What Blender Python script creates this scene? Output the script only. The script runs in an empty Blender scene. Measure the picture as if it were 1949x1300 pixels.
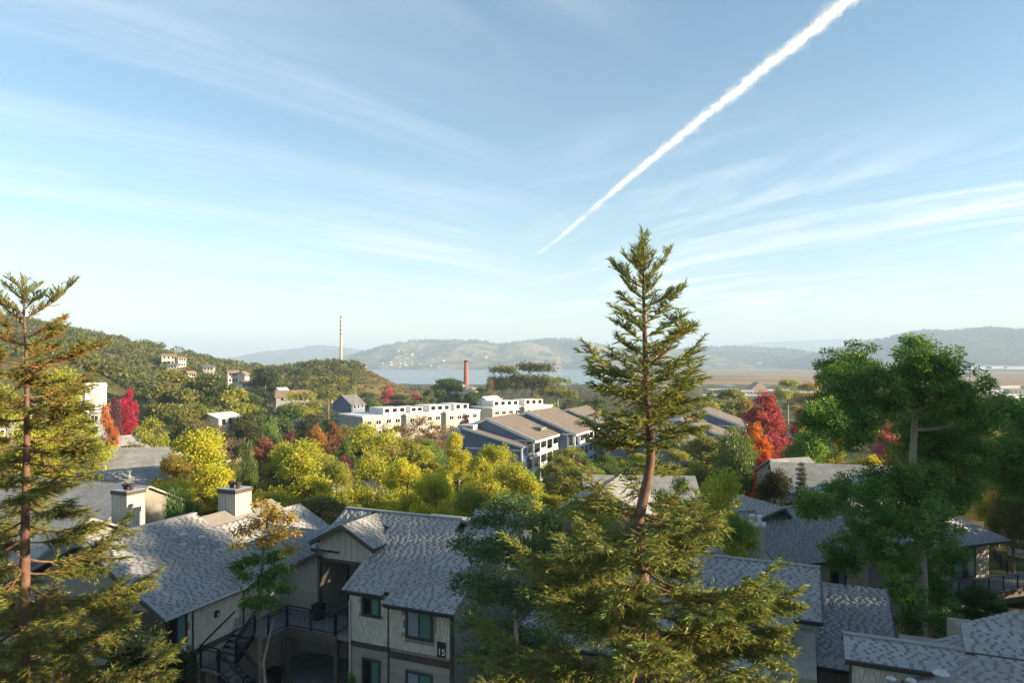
import bpy, math, random
import numpy as np
from mathutils import Vector, Matrix

# ------------------------------------------------------------------ camera, sky, sun, exposure
SC = bpy.context.scene
COL = SC.collection
F, CX, HY, CZ = 1300.0, 974.5, 690.0, 40.0
cam_d = bpy.data.cameras.new('camera')
cam = bpy.data.objects.new('camera', cam_d); COL.objects.link(cam)
cam.location = (0, 0, CZ); cam.rotation_euler = (math.radians(90), 0, 0)
cam_d.sensor_width = 36; cam_d.lens = F / 1949 * 36
cam_d.shift_y = 40 / 1949
cam_d.clip_start = 0.5; cam_d.clip_end = 60000
SC.camera = cam

SUN_EL = math.radians(13.5)
SUN_BACK = math.radians(14)        # sun stands to the right, slightly behind the camera
sdir = Vector((math.cos(SUN_EL) * math.cos(SUN_BACK), -math.cos(SUN_EL) * math.sin(SUN_BACK), math.sin(SUN_EL)))
sun_d = bpy.data.lights.new('sun', 'SUN'); sun_d.energy = 5.0; sun_d.angle = math.radians(0.6)
sun_d.color = (1.0, 0.80, 0.54)
sun = bpy.data.objects.new('sun', sun_d); COL.objects.link(sun)
sun.rotation_euler = sdir.to_track_quat('Z', 'Y').to_euler()

world = bpy.data.worlds.new('World'); SC.world = world; world.use_nodes = True
wn = world.node_tree.nodes; wl = world.node_tree.links; wn.clear()
def WN(t, **k):
    n = wn.new(t)
    for a, b in k.items(): setattr(n, a, b)
    return n
def wmath(op, a, b=None, c=None):
    n = WN('ShaderNodeMath', operation=op)
    for i, v in enumerate((a, b, c)):
        if v is None: continue
        if isinstance(v, (int, float)): n.inputs[i].default_value = v
        else: wl.new(v, n.inputs[i])
    return n.outputs[0]
sky = WN('ShaderNodeTexSky', sky_type='NISHITA')
sky.sun_disc = False; sky.sun_elevation = SUN_EL
sky.sun_rotation = math.atan2(sdir.x, sdir.y)
sky.altitude = 0; sky.air_density = 1.0; sky.dust_density = 0.35; sky.ozone_density = 1.3
tc = WN('ShaderNodeTexCoord')
sep = WN('ShaderNodeSeparateXYZ'); wl.new(tc.outputs['Generated'], sep.inputs[0])
zz = wmath('MAXIMUM', wmath('ADD', sep.outputs[2], 0.06), 0.03)
qx = wmath('DIVIDE', sep.outputs[0], zz); qy = wmath('DIVIDE', sep.outputs[1], zz)
comb = WN('ShaderNodeCombineXYZ'); wl.new(qx, comb.inputs[0]); wl.new(qy, comb.inputs[1])
def streak(rot, scl, nscale, detail, rough, dist, off):
    mp = WN('ShaderNodeMapping'); mp.inputs['Rotation'].default_value = (0, 0, rot)
    mp2 = WN('ShaderNodeMapping'); mp2.inputs['Scale'].default_value = scl; mp2.inputs['Location'].default_value = off
    wl.new(comb.outputs[0], mp.inputs[0]); wl.new(mp.outputs[0], mp2.inputs[0])
    n = WN('ShaderNodeTexNoise'); n.inputs['Scale'].default_value = nscale; n.inputs['Detail'].default_value = detail
    n.inputs['Roughness'].default_value = rough; n.inputs['Distortion'].default_value = dist
    wl.new(mp2.outputs[0], n.inputs['Vector']); return n.outputs[0]
def wramp(v, lo, hi):
    n = WN('ShaderNodeMapRange'); n.interpolation_type = 'SMOOTHSTEP'
    n.inputs['From Min'].default_value = lo; n.inputs['From Max'].default_value = hi
    wl.new(v, n.inputs['Value']); return n.outputs[0]
s1 = wramp(streak(math.radians(-42), (0.16, 1.0, 1), 1.9, 12, 0.60, 0.7, (5.1, 0.9, 0)), 0.36, 0.76)
s2 = wramp(streak(math.radians(52), (0.30, 0.85, 1), 1.7, 12, 0.64, 1.4, (2.7, 4.1, 0)), 0.40, 0.70)
m1 = wramp(streak(-0.7, (0.35, 0.5, 1), 1.0, 3, 0.5, 0.4, (1.3, 5.0, 0)), 0.36, 0.60)
m2 = wramp(streak(0.9, (0.30, 0.45, 1), 1.1, 4, 0.55, 0.6, (4.3, 1.0, 0)), 0.36, 0.62)
left = wramp(qx, 0.5, -0.5); right = wramp(qx, -0.2, 0.7); low = wramp(qy, 1.9, 3.4)
cl = wmath('MAXIMUM', wmath('MULTIPLY', wmath('MULTIPLY', s1, left), wmath('MULTIPLY_ADD', m1, 0.42, 0.22)),
           wmath('MULTIPLY', wmath('MULTIPLY', s2, wmath('MULTIPLY', right, low)), wmath('MULTIPLY_ADD', m2, 0.6, 0.3)))
cl = wmath('MULTIPLY', cl, wramp(sep.outputs[2], 0.0, 0.10))
mixc = WN('ShaderNodeMixRGB'); wl.new(cl, mixc.inputs[0])
hs = WN('ShaderNodeHueSaturation'); hs.inputs['Hue'].default_value = 0.494; hs.inputs['Saturation'].default_value = 1.16; wl.new(sky.outputs[0], hs.inputs['Color'])
wl.new(hs.outputs[0], mixc.inputs[1])
mixc.inputs[2].default_value = (5.9, 5.95, 6.0, 1)
bg = WN('ShaderNodeBackground'); bg.inputs[1].default_value = 0.061
wl.new(mixc.outputs[0], bg.inputs[0])
wo = WN('ShaderNodeOutputWorld'); wl.new(bg.outputs[0], wo.inputs[0])

SC.view_settings.view_transform = 'Standard'; SC.view_settings.look = 'None'
SC.view_settings.gamma = 1; SC.view_settings.use_curve_mapping = False
SC.view_settings.exposure = 2.0
SC.render.engine = 'CYCLES'
SC.cycles.max_bounces = 6; SC.cycles.diffuse_bounces = 3; SC.cycles.transmission_bounces = 3
SC.cycles.transparent_max_bounces = 200; SC.cycles.volume_bounces = 0
SC.cycles.use_denoising = True
SC.cycles.sample_clamp_indirect = 6

# ------------------------------------------------------------------ helpers
RNG = np.random.default_rng(7); random.seed(7)
def tag(o, label=None, cat=None, group=None, kind=None):
    if label: o['label'] = label
    if cat: o['category'] = cat
    if group: o['group'] = group
    if kind: o['kind'] = kind
    return o
def empty(name, loc, rz=0.0, label=None, cat=None, group=None):
    o = bpy.data.objects.new(name, None); COL.objects.link(o)
    o.location = loc; o.rotation_euler = (0, 0, rz); o.empty_display_size = 0.3
    return tag(o, label, cat, group)
def link(name, me, mat, parent=None):
    o = bpy.data.objects.new(name, me); COL.objects.link(o)
    if mat is not None and not me.materials: me.materials.append(mat)
    if parent is not None: o.parent = parent
    return o
def np_mesh(name, V, Fq, attr=None, smooth=False):
    """V (n,3); Fq (m,k) equal sized faces"""
    me = bpy.data.meshes.new(name); m, k = Fq.shape
    me.vertices.add(len(V)); me.vertices.foreach_set('co', np.ascontiguousarray(V, dtype=np.float32).ravel())
    me.loops.add(m * k); me.loops.foreach_set('vertex_index', np.ascontiguousarray(Fq, dtype=np.int32).ravel())
    me.polygons.add(m); me.polygons.foreach_set('loop_start', np.arange(0, m * k, k, dtype=np.int32))
    if attr is not None:
        a = me.attributes.new('rnd', 'FLOAT', 'FACE'); a.data.foreach_set('value', np.ascontiguousarray(attr, dtype=np.float32))
    me.update(calc_edges=True)
    if smooth: me.polygons.foreach_set('use_smooth', np.ones(m, dtype=bool))
    return me
class MB:
    def __init__(s): s.v = []; s.f = []
    def poly(s, pts):
        i = len(s.v); s.v += [tuple(p) for p in pts]; s.f.append(tuple(range(i, i + len(pts)))); return s
    def hexa(s, p):   # 8 points: bottom 4 then top 4
        i = len(s.v); s.v += [tuple(q) for q in p]
        for f in ((3, 2, 1, 0), (4, 5, 6, 7), (0, 1, 5, 4), (1, 2, 6, 5), (2, 3, 7, 6), (3, 0, 4, 7)):
            s.f.append(tuple(i + k for k in f))
        return s
    def box(s, a0, a1, b0, b1, z0, z1):
        return s.hexa([(a0, b0, z0), (a1, b0, z0), (a1, b1, z0), (a0, b1, z0), (a0, b0, z1), (a1, b0, z1), (a1, b1, z1), (a0, b1, z1)])
    def bar(s, p, q, w, h=None, up=(0, 0, 1)):
        h = h or w; p = Vector(p); q = Vector(q); d = (q - p).normalized(); up = Vector(up)
        if abs(d.dot(up)) > 0.98: up = Vector((1, 0, 0))
        x = d.cross(up).normalized() * w / 2; y = x.cross(d).normalized() * h / 2
        return s.hexa([p - x - y, p + x - y, p + x + y, p - x + y, q - x - y, q + x - y, q + x + y, q - x + y])
    def prism(s, pts, off):   # polygon + extrusion vector
        pts = [Vector(p) for p in pts]; off = Vector(off); n = len(pts); i = len(s.v)
        s.v += [tuple(p) for p in pts] + [tuple(p + off) for p in pts]
        s.f.append(tuple(i + k for k in range(n))); s.f.append(tuple(i + n + n - 1 - k for k in range(n)))
        for k in range(n):
            l = (k + 1) % n; s.f.append((i + l, i + k, i + n + k, i + n + l))
        return s
    def cyl(s, x, y, z0, z1, r0, r1=None, n=12, cap=True):
        r1 = r0 if r1 is None else r1; i = len(s.v)
        for k in range(n):
            t = 2 * math.pi * k / n; s.v.append((x + r0 * math.cos(t), y + r0 * math.sin(t), z0))
        for k in range(n):
            t = 2 * math.pi * k / n; s.v.append((x + r1 * math.cos(t), y + r1 * math.sin(t), z1))
        for k in range(n):
            l = (k + 1) % n; s.f.append((i + k, i + l, i + n + l, i + n + k))
        if cap: s.f.append(tuple(i + n + k for k in range(n))); s.f.append(tuple(i + n - 1 - k for k in range(n)))
        return s
    def mesh(s, name):
        me = bpy.data.meshes.new(name); me.from_pydata(s.v, [], s.f); me.update(); return me
    def build(s, name, mat, parent=None): return link(name, s.mesh(name), mat, parent)

# ------------------------------------------------------------------ materials
MATS = {}
def nmat(name):
    m = bpy.data.materials.new(name); m.use_nodes = True; nt = m.node_tree; nt.nodes.clear()
    out = nt.nodes.new('ShaderNodeOutputMaterial'); MATS[name] = m
    return m, nt, out
def N(nt, t, inputs=None, **k):
    n = nt.nodes.new(t)
    for a, b in k.items(): setattr(n, a, b)
    for a, b in (inputs or {}).items():
        if hasattr(b, 'is_linked') or isinstance(b, bpy.types.NodeSocket): nt.links.new(b, n.inputs[a])
        else: n.inputs[a].default_value = b
    return n
def c4(c): return (c[0], c[1], c[2], 1)
def ramp(nt, fac, stops):
    r = nt.nodes.new('ShaderNodeValToRGB'); nt.links.new(fac, r.inputs[0])
    el = r.color_ramp.elements
    el[0].position, el[0].color = stops[0][0], c4(stops[0][1]); el[1].position, el[1].color = stops[-1][0], c4(stops[-1][1])
    for p, c in stops[1:-1]:
        e = el.new(p); e.color = c4(c)
    return r.outputs[0]
def plain(name, col, rough=0.8, var=0.25, scale=3.0, metal=0.0, bump=0.0, coord='Object', spec=0.3):
    """plain paint or masonry with blotchy wear"""
    m, nt, out = nmat(name)
    tcn = N(nt, 'ShaderNodeTexCoord')
    no = N(nt, 'ShaderNodeTexNoise', {'Vector': tcn.outputs[coord], 'Scale': scale, 'Detail': 6.0, 'Roughness': 0.65})
    lo = [c * (1 - var) for c in col]; hi = [min(1, c * (1 + var)) for c in col]
    cc = ramp(nt, no.outputs[0], [(0.3, lo), (0.7, hi)])
    p = N(nt, 'ShaderNodeBsdfPrincipled', {'Base Color': cc, 'Roughness': rough, 'Metallic': metal, 'Specular IOR Level': spec})
    if bump:
        n2 = N(nt, 'ShaderNodeTexNoise', {'Vector': tcn.outputs[coord], 'Scale': scale * 12, 'Detail': 4.0})
        b = N(nt, 'ShaderNodeBump', {'Height': n2.outputs[0], 'Strength': bump, 'Distance': 0.02}); nt.links.new(b.outputs[0], p.inputs['Normal'])
    nt.links.new(p.outputs[0], out.inputs[0]); return m
def piece_mat(name, stops, rough=0.85, attr=False):
    """material for single pieces (shingles, shakes, boards): tone per piece + grain"""
    m, nt, out = nmat(name)
    if attr: fac = N(nt, 'ShaderNodeAttribute', attribute_name='rnd').outputs['Fac']
    else: fac = N(nt, 'ShaderNodeObjectInfo').outputs['Random']
    base = ramp(nt, fac, stops)
    tcn = N(nt, 'ShaderNodeTexCoord'); geo = N(nt, 'ShaderNodeNewGeometry')
    no = N(nt, 'ShaderNodeTexNoise', {'Vector': geo.outputs['Position'], 'Scale': 9.0, 'Detail': 5.0, 'Roughness': 0.7})
    big = N(nt, 'ShaderNodeTexNoise', {'Vector': geo.outputs['Position'], 'Scale': 0.7, 'Detail': 3.0})
    mr = N(nt, 'ShaderNodeMapRange', {'Value': no.outputs[0], 'From Min': 0.3, 'From Max': 0.7, 'To Min': 0.9, 'To Max': 1.1})
    mr2 = N(nt, 'ShaderNodeMapRange', {'Value': big.outputs[0], 'From Min': 0.3, 'From Max': 0.7, 'To Min': 0.92, 'To Max': 1.07})
    mm = N(nt, 'ShaderNodeMath', {0: mr.outputs[0], 1: mr2.outputs[0]}, operation='MULTIPLY')
    mx = N(nt, 'ShaderNodeMixRGB', {0: 1.0, 1: base, 2: mm.outputs[0]}, blend_type='MULTIPLY')
    p = N(nt, 'ShaderNodeBsdfPrincipled', {'Base Color': mx.outputs[0], 'Roughness': rough, 'Specular IOR Level': 0.25})
    nt.links.new(p.outputs[0], out.inputs[0]); return m
def leaf_mat(name, transl=0.5, hue=0.05, vmin=0.62, vmax=1.45, warm=None):
    """leaf: colour of the tree (object colour) varied leaf by leaf"""
    m, nt, out = nmat(name)
    oi = N(nt, 'ShaderNodeObjectInfo'); at = N(nt, 'ShaderNodeAttribute', attribute_name='rnd')
    col = oi.outputs['Color']
    if warm is not None:
        f = N(nt, 'ShaderNodeMapRange', {'Value': at.outputs['Fac'], 'From Min': warm[0], 'From Max': warm[1]})
        col = N(nt, 'ShaderNodeMixRGB', {0: f.outputs[0], 1: col, 2: c4(warm[2])}).outputs[0]
    geo = N(nt, 'ShaderNodeNewGeometry')
    wn_ = N(nt, 'ShaderNodeTexWhiteNoise', {'Vector': geo.outputs['Position']}, noise_dimensions='3D')
    fr = N(nt, 'ShaderNodeMath', {0: at.outputs['Fac'], 1: 7.31}, operation='MULTIPLY')
    fr = N(nt, 'ShaderNodeMath', {0: fr.outputs[0]}, operation='FRACT')
    hm = N(nt, 'ShaderNodeMath', {0: fr.outputs[0], 1: 0.4, 2: at.outputs['Fac']}, operation='MULTIPLY_ADD')
    h = N(nt, 'ShaderNodeMapRange', {'Value': hm.outputs[0], 'From Max': 1.4, 'To Min': 0.5 + hue * 0.75, 'To Max': 0.5 - hue})
    v = N(nt, 'ShaderNodeMapRange', {'Value': at.outputs['Fac'], 'To Min': vmin, 'To Max': vmax})
    hsv = N(nt, 'ShaderNodeHueSaturation', {'Hue': h.outputs[0], 'Value': v.outputs[0], 'Color': col})
    d = N(nt, 'ShaderNodeBsdfDiffuse', {'Color': hsv.outputs[0]})
    t = N(nt, 'ShaderNodeBsdfTranslucent', {'Color': hsv.outputs[0]})
    mx = N(nt, 'ShaderNodeMixShader', {0: transl, 1: d.outputs[0], 2: t.outputs[0]})
    g = N(nt, 'ShaderNodeBsdfGlossy', {'Roughness': 0.45, 'Color': (1, 1, 1, 1)})
    mg = N(nt, 'ShaderNodeMixShader', {0: 0.014, 1: mx.outputs[0], 2: g.outputs[0]})
    nt.links.new(mg.outputs[0], out.inputs[0]); return m

GREYS = [(0.0, (0.255, 0.26, 0.265)), (0.5, (0.285, 0.288, 0.29)), (1.0, (0.315, 0.316, 0.316))]
M_TAB = piece_mat('shingle_tab', GREYS); M_TABS = piece_mat('shingle_rows', GREYS, attr=True)
M_DECK = plain('shingle_course', (0.155, 0.16, 0.168), 0.9, 0.12, 6.0, bump=0.3)
SHK = [(0.0, (0.47, 0.43, 0.37)), (0.5, (0.52, 0.48, 0.415)), (1.0, (0.57, 0.53, 0.46))]
M_SHAKE = piece_mat('wall_shake', SHK); M_SHAKES = piece_mat('wall_shake_rows', SHK, attr=True)
M_WALL = plain('taupe_wall', (0.24, 0.22, 0.185), 0.85, 0.12, 2.0)
M_LAP = piece_mat('lap_board', [(0.0, (0.28, 0.255, 0.22)), (1.0, (0.33, 0.305, 0.26))])
M_BB = piece_mat('board_panel', [(0.0, (0.40, 0.37, 0.315)), (1.0, (0.46, 0.425, 0.365))])
M_TRIM = plain('dark_trim', (0.075, 0.06, 0.05), 0.7, 0.25, 4.0)
M_FASC = plain('fascia_trim', (0.055, 0.052, 0.052), 0.6, 0.2, 4.0)
M_RAIL = plain('black_rail', (0.012, 0.014, 0.018), 0.45, 0.2, 5.0, spec=0.5)
M_POST = plain('brown_post', (0.10, 0.085, 0.068), 0.8, 0.2, 5.0)
M_GUT = plain('pale_gutter', (0.42, 0.40, 0.37), 0.5, 0.12, 4.0)
M_CONC = plain('concrete', (0.24, 0.245, 0.25), 0.9, 0.25, 1.5, bump=0.2)
M_DECKF = plain('deck_floor', (0.20, 0.20, 0.205), 0.85, 0.2, 2.0)
M_DOOR = plain('door_paint', (0.10, 0.095, 0.09), 0.6, 0.1, 2.0)
M_WFR = plain('window_frame', (0.03, 0.03, 0.032), 0.5, 0.1, 3.0)
M_METAL = plain('galvanised', (0.45, 0.46, 0.47), 0.4, 0.15, 6.0, metal=0.6)
M_VENT = plain('vent_pipe', (0.33, 0.31, 0.28), 0.6, 0.2, 6.0)
M_SIGN = plain('sign_plate', (0.035, 0.033, 0.03), 0.6, 0.1, 4.0)
M_WHITE = plain('white_paint', (0.62, 0.61, 0.585), 0.6, 0.08, 1.0)
M_CREAM = plain('cream_stucco', (0.62, 0.55, 0.42), 0.8, 0.1, 0.6)
M_GREYW = plain('grey_siding', (0.30, 0.30, 0.29), 0.8, 0.1, 0.6)
M_BLUE = plain('slate_blue_siding', (0.13, 0.165, 0.25), 0.75, 0.12, 0.5)
M_BROOF = plain('brown_shingle_roof', (0.165, 0.138, 0.115), 0.9, 0.2, 0.8, bump=0.3)
M_TILE = plain('terracotta_roof', (0.25, 0.17, 0.12), 0.85, 0.2, 0.8)
M_DROOF = plain('dark_shingle_roof', (0.13, 0.13, 0.135), 0.9, 0.2, 0.8)
M_BRICK = plain('red_brick', (0.30, 0.115, 0.07), 0.9, 0.25, 1.5)
M_SOOT = plain('soot_cap', (0.05, 0.035, 0.03), 0.9, 0.2, 2.0)
M_ASPH = plain('asphalt', (0.06, 0.06, 0.062), 0.95, 0.25, 0.3)
M_TYRE = plain('tyre_rubber', (0.02, 0.02, 0.02), 0.8, 0.1)
M_STEEL = plain('pole_steel', (0.36, 0.32, 0.30), 0.5, 0.1, 0.2)
M_BARK = plain('tree_bark', (0.16, 0.12, 0.085), 0.95, 0.4, 6.0, bump=0.5)
M_RBARK = plain('redwood_bark', (0.15, 0.085, 0.058), 0.95, 0.4, 7.0, bump=0.6)
M_PBARK = plain('pale_bark', (0.30, 0.255, 0.20), 0.95, 0.3, 5.0, bump=0.4)
M_TWIG = plain('grey_twig', (0.20, 0.165, 0.12), 0.95, 0.3, 5.0)
M_LEAF = leaf_mat('leaf'); M_LEAFD = leaf_mat('leaf_glossy', 0.38, 0.05, 0.45, 1.5)
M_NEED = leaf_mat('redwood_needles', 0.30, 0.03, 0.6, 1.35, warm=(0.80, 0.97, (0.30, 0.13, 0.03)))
def mk_glass(name, col, rough=0.06):
    m, nt, out = nmat(name)
    p = N(nt, 'ShaderNodeBsdfPrincipled', {'Base Color': c4(col), 'Roughness': rough, 'Specular IOR Level': 0.7})
    nt.links.new(p.outputs[0], out.inputs[0]); return m
M_GLASS = mk_glass('dark_glass', (0.012, 0.016, 0.02)); M_BLIND = mk_glass('green_blind_glass', (0.09, 0.20, 0.175), 0.12)
M_CURT = mk_glass('grey_curtain_glass', (0.24, 0.27, 0.33), 0.12)
def mid_roof(name, col):
    """far shingle roofs, pieces too small to tell apart"""
    m, nt, out = nmat(name); tcn = N(nt, 'ShaderNodeTexCoord')
    br = N(nt, 'ShaderNodeTexBrick', {'Vector': tcn.outputs['Object'], 'Scale': 1.0, 'Color1': c4(col), 'Color2': c4([c * 0.78 for c in col]),
        'Mortar': c4([c * 0.5 for c in col]), 'Mortar Size': 0.012, 'Brick Width': 0.42, 'Row Height': 0.16})
    no = N(nt, 'ShaderNodeTexNoise', {'Vector': tcn.outputs['Object'], 'Scale': 0.8, 'Detail': 6.0})
    mr = N(nt, 'ShaderNodeMapRange', {'Value': no.outputs[0], 'From Min': 0.3, 'From Max': 0.7, 'To Min': 0.8, 'To Max': 1.2})
    mx = N(nt, 'ShaderNodeMixRGB', {0: 1.0, 1: br.outputs[0], 2: mr.outputs[0]}, blend_type='MULTIPLY')
    p = N(nt, 'ShaderNodeBsdfPrincipled', {'Base Color': mx.outputs[0], 'Roughness': 0.9, 'Specular IOR Level': 0.2})
    nt.links.new(p.outputs[0], out.inputs[0]); return m
M_MROOF = mid_roof('grey_shingle_roof', (0.31, 0.308, 0.30))

# ------------------------------------------------------------------ terrain
def ssum(x, y): return x * 0
def height(x, y):
    x = np.asarray(x, float); y = np.asarray(y, float)
    b = np.interp(y, [-400, 0, 20, 34, 50, 80, 130, 200, 300, 500, 800, 1100, 1300, 1500, 1e5],
                  [40, 25.6, 24.6, 24.0, 21.4, 19.6, 16.4, 15.4, 14, 11, 6, 2, -1.0, -4, -6])
    A = np.interp(x, [-900, -420, -300, -260, -210, -150, -110, -80], [80, 72, 47, 38, 26, 13, 5, 0])
    hl = A * np.where(y < 410, np.exp(-((y - 410) / 140.0) ** 2), np.exp(-((y - 410) / 420.0) ** 2))
    sp = 24 * np.exp(-((x + 165) / 42.0) ** 2 - ((y - 232) / 52.0) ** 2)
    kx = x + 108
    kn = 19.5 * np.exp(-np.where(kx > 0, kx / 44.0, kx / 50.0) ** 2 - ((y - 455) / 65.0) ** 2)
    n = 0.5 * np.sin(x * 0.11 + 1.3) * np.sin(y * 0.083) * np.clip((np.hypot(x, y) - 60) / 100, 0, 1)
    n2 = 2.0 * np.sin(x * 0.045 + y * 0.02) * np.sin(y * 0.05 - x * 0.01) * np.clip((y - 230) / 200, 0, 1) * np.clip((-x - 60) / 80, 0, 1)
    b = b * (1 - .8 * np.clip((x - 90) / 120, 0, 1) * np.clip((y - 420) / 200, 0, 1))
    return b + hl + np.maximum(sp, 0) * (hl < 40) + kn + n + n2
def hz(x, y): return float(height(x, y))
def P(px, py, D): return Vector(((px - CX) / F * D, D, CZ - (py - HY) / F * D))

def ground_mat():
    m, nt, out = nmat('valley_ground'); geo = N(nt, 'ShaderNodeNewGeometry')
    n1 = N(nt, 'ShaderNodeTexNoise', {'Vector': geo.outputs['Position'], 'Scale': 0.035, 'Detail': 8.0, 'Roughness': 0.6})
    n2 = N(nt, 'ShaderNodeTexNoise', {'Vector': geo.outputs['Position'], 'Scale': 0.6, 'Detail': 6.0, 'Roughness': 0.7})
    a = ramp(nt, n1.outputs[0], [(0.35, (0.05, 0.065, 0.025)), (0.5, (0.09, 0.088, 0.038)), (0.66, (0.19, 0.145, 0.065))])
    b = N(nt, 'ShaderNodeMapRange', {'Value': n2.outputs[0], 'From Min': 0.3, 'From Max': 0.7, 'To Min': 0.6, 'To Max': 1.35})
    mx = N(nt, 'ShaderNodeMixRGB', {0: 1.0, 1: a, 2: b.outputs[0]}, blend_type='MULTIPLY')
    p = N(nt, 'ShaderNodeBsdfDiffuse', {'Color': mx.outputs[0]}); nt.links.new(p.outputs[0], out.inputs[0]); return m
def sheet(name, xs, ys, fz, mat, smooth=True):
    X, Y = np.meshgrid(xs, ys); Z = fz(X, Y); nx, ny = len(xs), len(ys)
    V = np.stack([X.ravel(), Y.ravel(), Z.ravel()], 1)
    i = (np.arange(ny - 1)[:, None] * nx + np.arange(nx - 1)[None, :]).ravel()
    return link(name, np_mesh(name, V, np.stack([i, i + 1, i + 1 + nx, i + nx], 1), smooth=smooth), mat)
xs = np.unique(np.concatenate([-np.geomspace(500, 30000, 16), np.arange(-480, 481, 6.0), np.geomspace(500, 30000, 16)]))
ys = np.unique(np.concatenate([[-3000, -1200, -500, -250, -120], np.arange(-60, 80, 3.0), np.arange(80, 640, 6.0), np.geomspace(645, 30000, 40)]))
ground = tag(sheet('ground', xs, ys, height, ground_mat()), kind='structure')

def water_mat():
    m, nt, out = nmat('bay_water'); geo = N(nt, 'ShaderNodeNewGeometry')
    mp = N(nt, 'ShaderNodeMapping', {'Vector': geo.outputs['Position'], 'Scale': (0.012, 0.05, 1)})
    n1 = N(nt, 'ShaderNodeTexNoise', {'Vector': mp.outputs[0], 'Scale': 1.0, 'Detail': 5.0})
    b = N(nt, 'ShaderNodeBump', {'Height': n1.outputs[0], 'Strength': 0.25, 'Distance': 6.0})
    p = N(nt, 'ShaderNodeBsdfPrincipled', {'Base Color': (0.10, 0.15, 0.17, 1), 'Roughness': 0.22, 'Specular IOR Level': 0.6, 'Normal': b.outputs[0]})
    nt.links.new(p.outputs[0], out.inputs[0]); return m
tag(sheet('bay_water', np.array([-14000., 0, 14000.]), np.array([1000., 5000, 18000]), lambda X, Y: X * 0, water_mat()), kind='structure')

def marsh_mat():
    m, nt, out = nmat('marsh_grass'); geo = N(nt, 'ShaderNodeNewGeometry')
    mp = N(nt, 'ShaderNodeMapping', {'Vector': geo.outputs['Position'], 'Scale': (0.0016, 0.006, 1)})
    n1 = N(nt, 'ShaderNodeTexNoise', {'Vector': mp.outputs[0], 'Scale': 1.0, 'Detail': 7.0, 'Roughness': 0.6, 'Distortion': 0.5})
    a = ramp(nt, n1.outputs[0], [(0.34, (0.07, 0.06, 0.045)), (0.42, (0.17, 0.115, 0.06)), (0.5, (0.34, 0.235, 0.12)), (0.6, (0.26, 0.17, 0.08)), (0.68, (0.38, 0.28, 0.16))])
    p = N(nt, 'ShaderNodeBsdfDiffuse', {'Color': a}); nt.links.new(p.outputs[0], out.inputs[0]); return m
mb = MB()
pts = [(1250, 1180), (1330, 1230), (1600, 1150), (2100, 1150), (2300, 2600), (1900, 2900), (1750, 3300), (1560, 3850), (1300, 3900), (1270, 3000), (1290, 2000)]
mb.prism([((px - CX) / F * D, D, 0.9) for px, D in pts], (0, 0, -3.0))
tag(mb.build('marsh', marsh_mat()), kind='structure')

# far hills ---------------------------------------------------------
def hills_mat(name, grass, wood, lo, hi):
    m, nt, out = nmat(name); geo = N(nt, 'ShaderNodeNewGeometry')
    mp = N(nt, 'ShaderNodeMapping', {'Vector': geo.outputs['Position'], 'Scale': (0.0045, 0.002, 0.012)})
    n1 = N(nt, 'ShaderNodeTexNoise', {'Vector': mp.outputs[0], 'Scale': 1.0, 'Detail': 9.0, 'Roughness': 0.62, 'Distortion': 0.6})
    n2 = N(nt, 'ShaderNodeTexNoise', {'Vector': geo.outputs['Position'], 'Scale': 0.05, 'Detail': 4.0})
    a = N(nt, 'ShaderNodeMath', {0: n2.outputs[0], 1: 0.22}, operation='MULTIPLY')
    a = N(nt, 'ShaderNodeMath', {0: a.outputs[0], 1: n1.outputs[0]}, operation='ADD')
    cc = ramp(nt, a.outputs[0], [(lo, wood), (hi, grass)])
    p = N(nt, 'ShaderNodeBsdfDiffuse', {'Color': cc}); nt.links.new(p.outputs[0], out.inputs[0]); return m
M_H1 = hills_mat('far_grass_hill', (0.26, 0.20, 0.11), (0.045, 0.06, 0.03), 0.56, 0.68)
M_H2 = hills_mat('far_wooded_hill', (0.10, 0.10, 0.05), (0.035, 0.05, 0.025), 0.56, 0.74)
HILLF = {}
def hill(name, D, front, prof, mat, seed, rough=1.0):
    rs = np.random.default_rng(seed)
    px = np.array([p[0] for p in prof], float); zr = CZ - (np.array([p[1] for p in prof], float) - HY) / F * D
    wx = (px - CX) / F * D
    xs = np.linspace(wx[0], wx[-1], 260); ts = np.concatenate([np.linspace(-1, 0, 26), np.linspace(0.12, 1, 8)])
    ph = rs.uniform(0, 6.28, 12); fr = rs.uniform(2.0, 9.0, 12) * 6.28 / 3000
    nz = rs.normal(0, 1, len(xs)); nz2 = np.convolve(rs.normal(0, 1, len(xs)), np.ones(4) / 4, 'same')
    def fz(X, T):
        R = np.interp(X, wx, zr) + 4
        rav = sum(np.sin(X * fr[k] + ph[k] + T * 2.2 * math.sin(k)) / (1 + k * 0.25) for k in range(12)) / 4
        sh = np.clip(1 - np.abs(T) ** 1.35, 0, 1)
        z = -4 + R * sh * (1 + 0.16 * rav * np.sin(np.clip(-T, 0, 1) * math.pi))
        i = np.clip(((X - xs[0]) / (xs[-1] - xs[0]) * (len(xs) - 1)).round().astype(int), 0, len(xs) - 1)
        return z + rough * (np.maximum(nz[i], 0) * 1.2 + nz2[i] * 1.5) * D / 4000 * np.clip(sh * 1.5, 0, 1)
    X, T = np.meshgrid(xs, ts)
    Z = fz(X, T); Y = D + T * np.where(T < 0, front, front * 0.8)
    nx, ny = len(xs), len(ts); i = (np.arange(ny - 1)[:, None] * nx + np.arange(nx - 1)[None, :]).ravel()
    V = np.stack([X.ravel(), Y.ravel(), Z.ravel()], 1)
    o = link(name, np_mesh(name, V, np.stack([i, i + 1, i + 1 + nx, i + nx], 1), smooth=True), mat)
    HILLF[name] = (lambda x, y: float(fz(np.array([x]), np.array([(y - D) / front]))[0]))
    return tag(o, kind='structure')
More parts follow.
